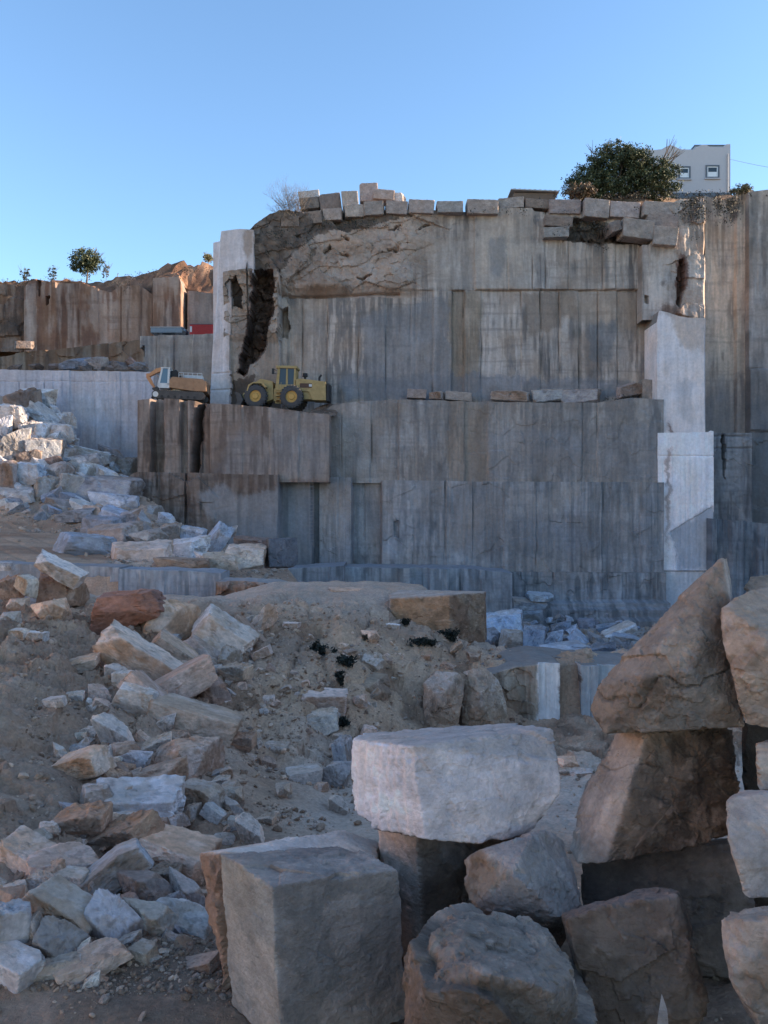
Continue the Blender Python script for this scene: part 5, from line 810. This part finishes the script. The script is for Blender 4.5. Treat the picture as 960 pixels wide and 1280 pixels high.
# rim scrub and bank weeds
def weed(px, py, w_, h_, cols, label, D=None, n=26):
    d = D or hit(px, py+h_*.4); c = P(px, py+h_*.45, d); t = empty('weed', c); tag(t, label, 'weed'); s = d/1000
    mb = MB(); rr = random.Random(int(px*3+py))
    for _ in range(7): mb.tube((rr.uniform(-.1, .1)*w_*s, 0, -.05), (rr.uniform(-.45, .45)*w_*s, rr.uniform(-.3, 0)*w_*s, rr.uniform(.3, .85)*h_*s), .012*w_*s+.004, .004, 5)
    mb.build('stems', M['bark'], t); foliage('leaves', [(0,-.1*w_*s,h_*s*.35,w_*s*.5,w_*s*.3,h_*s*.45)], n, 26, w_*s*.09, .035+.002*w_, cols, t, int(px), .1)
WD = [(.018,.022,.017),(.028,.03,.022),(.014,.016,.014)]
for a in [(402,808,30,22,'dark green weed clump on the bank, largest and highest of the left three'),(432,825,24,16,'dark weed clump down and right of the largest one on the bank'),(425,846,14,24,'thin dark weed trailing down just above the pentagonal boulder'),(460,795,16,10,'small dry weed tuft right of the largest dark clump'),(527,801,30,8,'flat dark weed strip on the bank below the tan terrace block'),(426,901,22,16,'dark weed in the hollow left under the pentagonal boulder'),(562,791,30,18,'dark weed against the front of the tan terrace block'),(507,776,12,10,'tiny dark weed at the left corner of the tan terrace block')]:
    weed(*a[:4], WD if 'dry' not in a[4] else [(.09,.07,.05)], a[4], D=(36.8 if 'terrace block' in a[4] and 'below' not in a[4] else None))
def scrub(name, label, boxes, cols, seed):
    r = np.random.default_rng(seed); Cc = []
    for px0, px1, py0, py1, D, n in boxes:
        c = int(n/14)+1; cx = (px0+px1)/2+r.normal(0, (px1-px0)/3.3, c); cy = py0+np.abs(r.normal(0, (py1-py0)/2.2, c))
        for a, b_ in zip(cx, cy): Cc.append(P(a, b_, D+r.uniform(-.4, .8))+r.normal(0, 1, (14, 3))*(.28, .3, .2))
    V, F, co = leaves(np.concatenate(Cc), .12, cols, seed); tag(link(name, mesh_np(name, V, F, co, M['leaf'], False)), label, 'scrub', kind='stuff')
scrub('scrub', 'dark dry scrub clinging to the cliff rim and its earth pockets', [(705,808,280,306,92.3,900),(850,880,250,280,88.9,700),(893,903,248,272,92.6,260),(908,922,246,280,92.3,420),(318,372,285,340,92.2,500),(375,480,276,292,92.4,420),(700,850,243,252,94.5,700),(850,935,240,248,94,300),(500,690,262,266,92.5,160),(755,800,498,503,91,200)], [(.045,.04,.03),(.07,.06,.045),(.1,.08,.06),(.03,.03,.022)], 12)
scrub('scrub', 'low brown scrub on the upper left hill', [(140,190,340,350,131,200),(195,265,335,352,131,400),(0,130,348,356,131,300),(130,180,352,362,129.5,300)], [(.05,.04,.03),(.08,.06,.045)], 13)

# ------------------------------------------------------------------ house
D = 108; hs = D/1000; hx0, hx1 = (790-480)*hs, (913-480)*hs; hz0 = (640-241)*hs; house = empty('house', ((hx0+hx1)/2, D, hz0)); tag(house, 'pale grey two-window house with a scalloped parapet above the cliff', 'house')
def hp(px, py): return ((px-480)*hs-(hx0+hx1)/2, (640-py)*hs-hz0)
par = [(790,241),(790,188),(803,187),(818,188),(828,187),(833,184),(839,182),(845,184),(850,187),(866,187.5),(872,184),(878,181.5),(884,182),(888,184.5),(905,184.5),(908,181),(913,180.5),(913,241)]
mb = MB(); mb.prism([hp(*q) for q in par], 0, .35)
L0, Rr = hp(790, 241)[0], hp(913, 241)[0]; H1 = hp(0, 190)[1]
mb.box((L0, .36, 0), (Rr, 8.5, H1)); mb.box((L0, 8.51, 0), (Rr, 8.8, H1+.6)); mb.build('wall', M['plaster'], house)
a = hp(873, 183); b_ = hp(913, 177.5); mb = MB(); mb.box((a[0], 1.2, H1+.01), (b_[0]-.01, 6.5, b_[1])); mb.build('roof_room', paint('blue_grey_render', (.3,.36,.42), .9, noise=.06), house)
mb = MB(); mb.box((a[0]-.1, 1.1, b_[1]+.002), (b_[0]+.1, 6.6, b_[1]+.14)); mb.build('roof_edge', M['trim'], house)
mb = MB(); mb.box((L0-.05, -.06, -.75), (Rr+.08, 8.9, -.003)); mb.build('base_course', M['trim'], house)
mb = MB()
for p0, p1 in zip(par[1:-1], par[2:-1]):
    u, v = hp(*p0), hp(*p1); mb.tube((u[0], .17, u[1]+.02), (v[0], .17, v[1]+.02), .12, .12, 6)
mb.build('coping', M['plaster'], house)
for (x0, y0, x1, y1) in ((848,208,863,224),(882,206.5,899,223)):
    u, v = hp(x0, y1), hp(x1, y0); wn = MB(); t_ = .2
    wn.box((u[0], -.1, u[1]), (u[0]+t_, .02, v[1])); wn.box((v[0]-t_, -.1, u[1]), (v[0], .02, v[1])); wn.box((u[0]+t_, -.1, v[1]-t_), (v[0]-t_, .02, v[1])); wn.box((u[0]+t_, -.1, u[1]), (v[0]-t_, .02, u[1]+t_)); win = wn.build('window', M['trim'], house)
    f = MB(); a0, a1, c0, c1 = u[0]+t_+.003, v[0]-t_-.003, u[1]+t_+.003, v[1]-t_-.003; s_ = .13; zm = c0+(c1-c0)*.5
    f.box((a0, -.05, c0), (a0+s_, .01, c1)); f.box((a1-s_, -.05, c0), (a1, .01, c1)); f.box((a0+s_, -.05, c1-s_), (a1-s_, .01, c1)); f.box((a0+s_, -.05, c0), (a1-s_, .01, c0+s_)); f.build('frame', M['white'], win)
    g_ = MB(); g_.box((u[0]-.12, -.22, u[1]-.14), (v[0]+.12, .02, u[1]-.004)); g_.build('sill', M['plaster'], win)
    g_ = MB(); g_.box((a0+s_, -.02, c0+s_), (a1-s_, -.008, c1-s_)); g_.build('pane', M['glass'], win)
    g_ = MB(); g_.box((a0+s_+.02, -.04, c0+s_), (a1-s_-.02, -.024, zm-.03)); g_.build('curtain', M['white'], win)
dp = MB(); dp.tube((Rr-.4, -.12, .1), (Rr-.4, -.12, H1-.3), .07, .07, 8); dp.build('drainpipe', M['steel'], house)
cb = MB(); pts = [Vector((P(913, 184, 108)+(0, 3, 0)).tolist())]; e = Vector(P(1100, 205, 112).tolist())
for k in range(1, 15): q = pts[0].lerp(e, k/14); q.z -= 1.4*math.sin(math.pi*k/14); pts.append(q)
for a, b_ in zip(pts[:-1], pts[1:]): cb.tube(a, b_, .022, .022, 5)
tag(cb.build('power_cable', M['cable']), 'thin cable running from the house off to the right', 'cable')
# corrugated shelter roof on the rim
D = 97; t = empty('shed', P(667, 262, D)); tag(t, 'low shed with a sheet roof just behind the rim, left of the big tree', 'shed'); s = .097
mb = MB(); 
for k in range(19):
    x = (-30+k*60/19)*s; z0 = (262-241)*s; mb.box((x, -1.0, z0-.12*(k/19)*2), (x+60/19*s*.98, 3., z0+.1+.05*(k % 2)-.12*(k/19)*2))
mb.build('roof', M['sheet'], t); mb = MB(); mb.box((-26*s, -.6, -.5), (26*s, 2.6, (262-243.5)*s)); mb.build('wall', paint('rusty_brown_wall', (.17,.12,.09), .9), t)
# fence posts on the far-left skyline
for i, px in enumerate((9, 21, 50, 80, 147)):
    b0 = P(px, 347, 139); b0[2] = float(hz_left(np.array(b0[0]), np.array(b0[1])))-.3; mb = MB(); mb.tube((0, 0, 0), (0, 0, 1.75 if i != 4 else 1.9), .07, .06, 6); mb.tube((0, 0, 1.7), (.18, 0, 1.95), .06, .05, 6)
    o = mb.build('fence_post', M['steel'], loc=b0); tag(o, ['fence post at the far left end of the hill skyline', 'fence post just left of the first tiny hill tree', 'fence post between the two tiny hill trees', 'fence post just left of the dark round hill tree', 'lone fence post right of the dark round hill tree'][i], 'fence post', 'thin fence posts on the left skyline')
# ladder hanging in the slot
lb0 = P(389, 683, 86.9); ld = empty('ladder', lb0); tag(ld, 'thin ladder hanging in the narrow slot of the lower wall', 'ladder'); H = (683-601)*.0869
for s_ in (-.22, .22): mb = MB(); mb.tube((s_, 0, 0), (s_, 0, H), .035, .035, 6); mb.build('rail', M['steel'], ld)
for k in range(18): mb = MB(); mb.tube((-.22, 0, .25+k*.39), (.22, 0, .25+k*.39), .028, .028, 6); mb.build('rung', M['steel'], ld)

# ------------------------------------------------------------------ tarped box and red container on the upper terrace
D = 122; s = D/1000
t = empty('tarped_trailer', P(210, 420, D)); tag(t, 'long grey box-like trailer on the upper left terrace', 'trailer')
mb = MB(); mb.box((-22*s, 0, .5), (18*s, 2.3, 10.5*s), .12); mb.build('body', M['greypaint'], t); mb = MB(); mb.box((18.2*s, .1, .5), (22*s, 2.2, 9*s), .1); mb.build('cab', M['greypaint'], t)
mb = MB(); mb.box((-22.3*s, -.06, 10.55*s), (18.3*s, 2.36, 11.6*s), .05); mb.build('cover', M['sheet'], t)
for x in (-15, -10, 12, 19):
    for y in (.15, 2.0): mb = MB(); mb.tube((x*s, y-.12, .42), (x*s, y+.12, .42), .42, .42, 14); mb.build('wheel', M['rubber'], t)
t = empty('container', P(250, 419, D)); tag(t, 'red container with a white square on its end, beside the pale pillar', 'container')
mb = MB(); mb.box((-13*s, 0, 0), (16*s, 2.4, 13.5*s), .05)
for k in range(16): mb.box(((-9+k*1.55)*s, -.05, .2), ((-9+k*1.55+.7)*s, -.002, 13*s))
mb.build('body', M['red'], t); mb = MB(); mb.box((-12.5*s, -.06, 4*s), (-10*s, -.003, 11*s)); mb.build('door_panel', M['offwhite'], t)
mb = MB(); mb.box((-13.3*s, -.05, 13.6*s), (16.3*s, 2.45, 14.2*s)); mb.build('roof_rail', M['trim'], t)

# ------------------------------------------------------------------ wheel loader (faces left)
def wheel(par, x, y, z, r, wd, tyre, hubm, side=-1, lugs=22):
    e = MB(); m1 = Matrix.Rotation(R(90), 3, 'X')
    prof = [(r*.52, -.5), (r*.8, -.5), (r*.95, -.42), (r, -.25), (r, .25), (r*.95, .42), (r*.8, .5), (r*.52, .5)]; n = 36; ring = []
    for k in range(n):
        a = 2*math.pi*k/n; ring.append([e.bm.verts.new((q*math.cos(a), wd*v, q*math.sin(a))) for q, v in prof])
    for k in range(n):
        A, B = ring[k], ring[(k+1) % n]
        for j in range(len(prof)): jj = (j+1) % len(prof); e.bm.faces.new((A[j], B[j], B[jj], A[jj]))
    for k in range(lugs):
        a = 2*math.pi*k/lugs
        for sgn in (-1, 1):
            c = Vector(((r*.985)*math.cos(a+sgn*.07), sgn*wd*.24, (r*.985)*math.sin(a+sgn*.07))); h = Vector((r*.05, wd*.23, r*.045)); e.box(c-h, c+h, rot=Matrix.Rotation(-a, 3, 'Y') @ Matrix.Rotation(sgn*.35, 3, 'X'))
    w0 = e.build('wheel', tyre, par, (x, y, z)); e = MB(); e.tube((0, -wd*.3, 0), (0, wd*.3, 0), r*.53, r*.53, 24); e.tube((0, side*wd*.3, 0), (0, side*wd*.42, 0), r*.3, r*.24, 18)
    for k in range(8): a = k*math.pi/4; e.tube((r*.4*math.cos(a), side*wd*.3, r*.4*math.sin(a)), (r*.4*math.cos(a), side*wd*.35, r*.4*math.sin(a)), r*.04, r*.04, 6)
    e.build('rim', hubm, w0); return w0
D = 90; s = .09; ld = empty('wheel_loader', P(361, 512, D)); tag(ld, 'yellow wheel loader parked on the bench below the dark cleft', 'wheel loader'); ld.rotation_euler = (0, R(1.5), R(-4))
def LX(px): return (px-361)*s
def LZ(py): return (512-py)*s
for x in (322, 367):
    wheel(ld, LX(x), -1.2, 1.26, 1.27, .8, M['rubber'], M['hub']); wheel(ld, LX(x), 1.5, 1.26, 1.27, .8, M['rubber'], M['hub'], 1)
mb = MB(); mb.prism([(LX(371),LZ(490)),(LX(371),LZ(476)),(LX(376),LZ(474.5)),(LX(408),LZ(478)),(LX(409),LZ(501)),(LX(392),LZ(501)),(LX(388),LZ(490))], -.95, 1.25, .05); mb.build('engine_hood', M['yellow'], ld)
mb = MB(); mb.box((LX(409)+.01, -.9, LZ(502)), (LX(412.5), 1.2, LZ(480)), .05); mb.build('radiator_grille', M['black'], ld)
mb = MB(); mb.box((LX(376), -.975, LZ(486)), (LX(391), -.955, LZ(480.5))); mb.build('side_panel', paint('dark_brown_panel', (.09,.05,.035), .5), ld)
mb = MB(); mb.box((LX(387.5), -.995, LZ(484.5)), (LX(391), -.978, LZ(481.5))); mb.build('number_plate', M['offwhite'], ld)
mb = MB(); mb.box((LX(352), -.8, LZ(500)), (LX(400), 1.1, LZ(490.5)), .06); mb.box((LX(343), -.7, LZ(503)), (LX(356), 1.0, LZ(487)), .06); mb.build('rear_frame', M['yellow'], ld)
mb = MB(); mb.prism([(LX(312),LZ(498)),(LX(316),LZ(482)),(LX(326),LZ(475)),(LX(341),LZ(478)),(LX(343),LZ(500)),(LX(333),LZ(504))], -.65, .95, .05); mb.build('front_frame', M['yellow'], ld)
mb = MB(); mb.prism([(LX(345),LZ(487)),(LX(347.5),LZ(462)),(LX(350.5),LZ(462)),(LX(349),LZ(487))], -.75, 1.05); mb.prism([(LX(358),LZ(487)),(LX(358),LZ(462)),(LX(360),LZ(462)),(LX(360.5),LZ(487))], -.75, -.62); mb.prism([(LX(367.5),LZ(487)),(LX(368),LZ(462)),(LX(370),LZ(462)),(LX(370),LZ(487))], -.75, 1.05); mb.box((LX(345), -.78, LZ(489.5)), (LX(370.5), 1.08, LZ(482)), .03); cabn = mb.build('cab', M['yellow'], ld)
mb = MB(); mb.box((LX(345.5), -.85, LZ(462)), (LX(371.5), 1.15, LZ(458.6)), .07); mb.build('roof', M['yellow'], cabn)
mb = MB(); mb.box((LX(349.5), -.7, LZ(482)), (LX(368), 1.0, LZ(462.2))); mb.build('window', M['glass'], cabn)
for yy in (-.72, .82):
    mb = MB(); mb.prism([(LX(322),LZ(486)),(LX(326),LZ(480)),(LX(309),LZ(497)),(LX(300),LZ(509)),(LX(296),LZ(507)),(LX(306),LZ(492))], yy, yy+.22, .02); mb.build('lift_arm', M['yellow'], ld)
mb = MB(); mb.prism([(LX(290),LZ(511.5)),(LX(303),LZ(511.5)),(LX(307),LZ(503)),(LX(303),LZ(495)),(LX(296),LZ(493)),(LX(299),LZ(500)),(LX(300),LZ(506)),(LX(297),LZ(510))], -1.6, 1.9, .02); mb.build('bucket', M['track'], ld)
mb = MB(); mb.tube((LX(399), -.3, LZ(478)), (LX(399), -.3, LZ(472)), .13, .12, 10); mb.tube((LX(399), -.3, LZ(472)), (LX(401.5), -.3, LZ(468.5)), .12, .11, 10); mb.build('exhaust', M['black'], ld)
mb = MB(); mb.tube((LX(380), .3, LZ(475)), (LX(380), .3, LZ(470)), .14, .14, 10); mb.tube((LX(380), .3, LZ(470)), (LX(380), .3, LZ(466)), .3, .26, 14); mb.build('air_cleaner', M['black'], ld)
mb = MB(); mb.tube((LX(346), -.8, LZ(465)), (LX(341.5), -1.1, LZ(463)), .03, .03, 6); mb.tube((LX(346), -.8, LZ(469)), (LX(341.5), -1.1, LZ(469)), .03, .03, 6); mb.box((LX(341), -1.15, LZ(470)), (LX(344), -1.06, LZ(463))); mb.build('mirror', M['black'], ld)
mb = MB()
for k in range(4): mb.box((LX(346.5), -1.15, LZ(506-k*4.5)), (LX(353), -.75, LZ(505.2-k*4.5)))
mb.tube((LX(346.5), -1.15, LZ(506)), (LX(346.5), -1.15, LZ(488)), .03, .03, 6); mb.tube((LX(353), -1.15, LZ(506)), (LX(353), -1.15, LZ(480)), .03, .03, 6); mb.build('steps', M['yellow'], ld)
mb = MB(); mb.prism([(LX(311),LZ(492)),(LX(313),LZ(484.5)),(LX(319),LZ(481)),(LX(330),LZ(481)),(LX(336),LZ(487)),(LX(334),LZ(487.5)),(LX(329),LZ(482.5)),(LX(319),LZ(482.5)),(LX(314.5),LZ(486)),(LX(312.5),LZ(492))], -1.6, -.8); mb.build('mudguard', M['yellow'], ld)
# dark spoil heap under the loader's tail
hero('spoil_heap', 'dark heap of earth and spoil behind the parked wheel loader', 'earth heap', [(376,522,88.5),(388,514,89),(405,506,90.5),(420,504,91),(422,520,88.3),(400,525,87.6),(395,510,92),(420,512,92)], [(FR, (.13,.11,.1), (.19,.17,.155), .2)], 5, 14, 71, .05, f1=1.2, f2=2)

# ------------------------------------------------------------------ tracked excavator (faces left)
D = 89.2; s = D/1000; ex = empty('excavator', P(225, 501, D)); tag(ex, 'tracked excavator with folded orange arm on the bench edge', 'excavator'); ex.rotation_euler = (0, R(1.5), R(5))
def EX(px): return (px-225)*s
def EZ(py): return (501-py)*s
for yy, far in ((-1.45, 0), (1.05, 1)):
    mb = MB(); a0, a1, r_ = EX(198), EX(253), .42; poly = [(a0+r_*math.cos(R(t_)), r_+.02+r_*math.sin(R(t_))) for t_ in range(90, 271, 15)]+[(a1+r_*math.cos(R(t_)), r_+.02+r_*math.sin(R(t_))) for t_ in range(-90, 91, 15)]
    mb.prism(poly, yy, yy+.55)
    for k in range(26): x = a0+(a1-a0)*k/25; mb.box((x-.05, yy-.03, -.01), (x+.05, yy+.58, .02)); mb.box((x-.05, yy-.03, r_*2+.025), (x+.05, yy+.58, r_*2+.08))
    tr = mb.build('track', M['track'], ex)
    for x in (a0, a1): mb = MB(); mb.tube((x, yy-.06, r_+.02), (x, yy+.61, r_+.02), r_*.72, r_*.72, 16); mb.build('sprocket', M['offwhite'] if x == a0 else M['track'], tr)
    for k in range(6): x = a0+(a1-a0)*(k+1)/7; mb = MB(); mb.tube((x, yy-.05, .22), (x, yy+.6, .22), .15, .15, 10); mb.build('roller', M['black'], tr)
mb = MB(); mb.box((EX(206), -.85, .35), (EX(246), 1.0, .95), .05); mb.tube((EX(224), .05, .9), (EX(224), .05, 1.2), .8, .8, 20); mb.build('undercarriage', M['offwhite'], ex)
mb = MB(); mb.prism([(EX(213),EZ(487)),(EX(213.5),EZ(478)),(EX(217),EZ(473.5)),(EX(254),EZ(475)),(EX(257.5),EZ(478)),(EX(258),EZ(490)),(EX(240),EZ(490))], -1.35, 1.4, .08); mb.build('body', M['orange'], ex)
mb = MB(); mb.prism([(EX(243),EZ(490.6)),(EX(243),EZ(476)),(EX(259),EZ(477.5)),(EX(259.5),EZ(490.6))], -1.42, 1.47, .1); mb.build('counterweight', M['orange'], ex)
mb = MB(); mb.prism([(EX(200),EZ(486)),(EX(201),EZ(482)),(EX(214),EZ(482)),(EX(214),EZ(488)),(EX(202),EZ(488))], -1.4, .3); mb.prism([(EX(200),EZ(484)),(EX(204),EZ(464)),(EX(206),EZ(464)),(EX(202.5),EZ(484))], -1.4, .25); mb.prism([(EX(211.5),EZ(484)),(EX(212),EZ(464)),(EX(214),EZ(464)),(EX(214),EZ(484))], -1.4, .25); mb.box((EX(203.5), -1.42, EZ(464)), (EX(214.5), .28, EZ(462.6)), .03); cb_ = mb.build('cab', M['offwhite'], ex)
mb = MB(); mb.prism([(EX(202),EZ(482.5)),(EX(205.4),EZ(464.3)),(EX(212.2),EZ(464.3)),(EX(212.2),EZ(482.5))], -1.36, .2); m_, n_, b__ = newmat('blue_tinted_glass'); b__.inputs['Base Color'].default_value = (.12,.2,.27,1); b__.inputs['Roughness'].default_value = .15; mb.build('window', m_, cb_)
mb = MB(); mb.prism([(EX(214.2),EZ(473)),(EX(214.5),EZ(466)),(EX(221),EZ(464)),(EX(224),EZ(467)),(EX(224),EZ(473))], -.9, 1.0, .04); mb.build('engine_box', M['black'], ex)
mb = MB()
for k in range(6): x = EX(225+k*5.6); mb.tube((x, -1.2, EZ(475)), (x, -1.2, EZ(468)), .03, .03, 6)
mb.tube((EX(225), -1.2, EZ(468)), (EX(253), -1.2, EZ(468)), .03, .03, 6); mb.tube((EX(225), -1.2, EZ(471)), (EX(253), -1.2, EZ(471)), .03, .03, 6); mb.build('handrail', M['offwhite'], ex)
mb = MB(); mb.box((EX(229), .1, EZ(474)), (EX(252), 1.1, EZ(468.5)), .05); mb.build('tool_box', M['offwhite'], ex)
def arm(pts, wd, name, mat, y0=.4):
    mb = MB(); up, dn = [], []
    for i, (x, z, h) in enumerate(pts):
        p = Vector((EX(x), EZ(z))); q0 = Vector((EX(pts[max(i-1, 0)][0]), EZ(pts[max(i-1, 0)][1]))); q1 = Vector((EX(pts[min(i+1, len(pts)-1)][0]), EZ(pts[min(i+1, len(pts)-1)][1]))); d = (q1-q0).normalized(); nn = Vector((-d.y, d.x))*h*s/2; up.append(tuple(p+nn)); dn.append(tuple(p-nn))
    mb.prism(up+dn[::-1], y0, y0+wd, .03); return mb.build(name, mat, ex)
arm([(213,480,5),(208,468,5),(202,461,5.5),(195,463,5),(185,470,3.5)], .55, 'boom', M['boom'])
arm([(183,467.5,3),(184,472,4.5),(188,479,3.6),(193,486,2.6)], .42, 'stick', M['boom'], .46)
mb = MB(); mb.tube((EX(200), .68, EZ(474)), (EX(191), .68, EZ(465)), .1, .1, 8); mb.tube((EX(204), .68, EZ(480)), (EX(200), .68, EZ(474)), .15, .15, 8); mb.build('hydraulic_cylinder', M['steel'], ex)
mb = MB(); mb.prism([(EX(190),EZ(486)),(EX(196),EZ(484)),(EX(197.5),EZ(490)),(EX(195),EZ(496)),(EX(189),EZ(498.5)),(EX(192),EZ(493)),(EX(192.5),EZ(488.5)),(EX(190.5),EZ(488))], .1, 1.3, .02); mb.build('bucket', M['track'], ex)
from collections import Counter
print(Counter(o.name.split('.')[0] for o in bpy.data.objects if 'category' in o).most_common(4)); print('rocks', len(ROCKS), 'dup labels', len(ROCKS)-len({r[6] for r in ROCKS}))
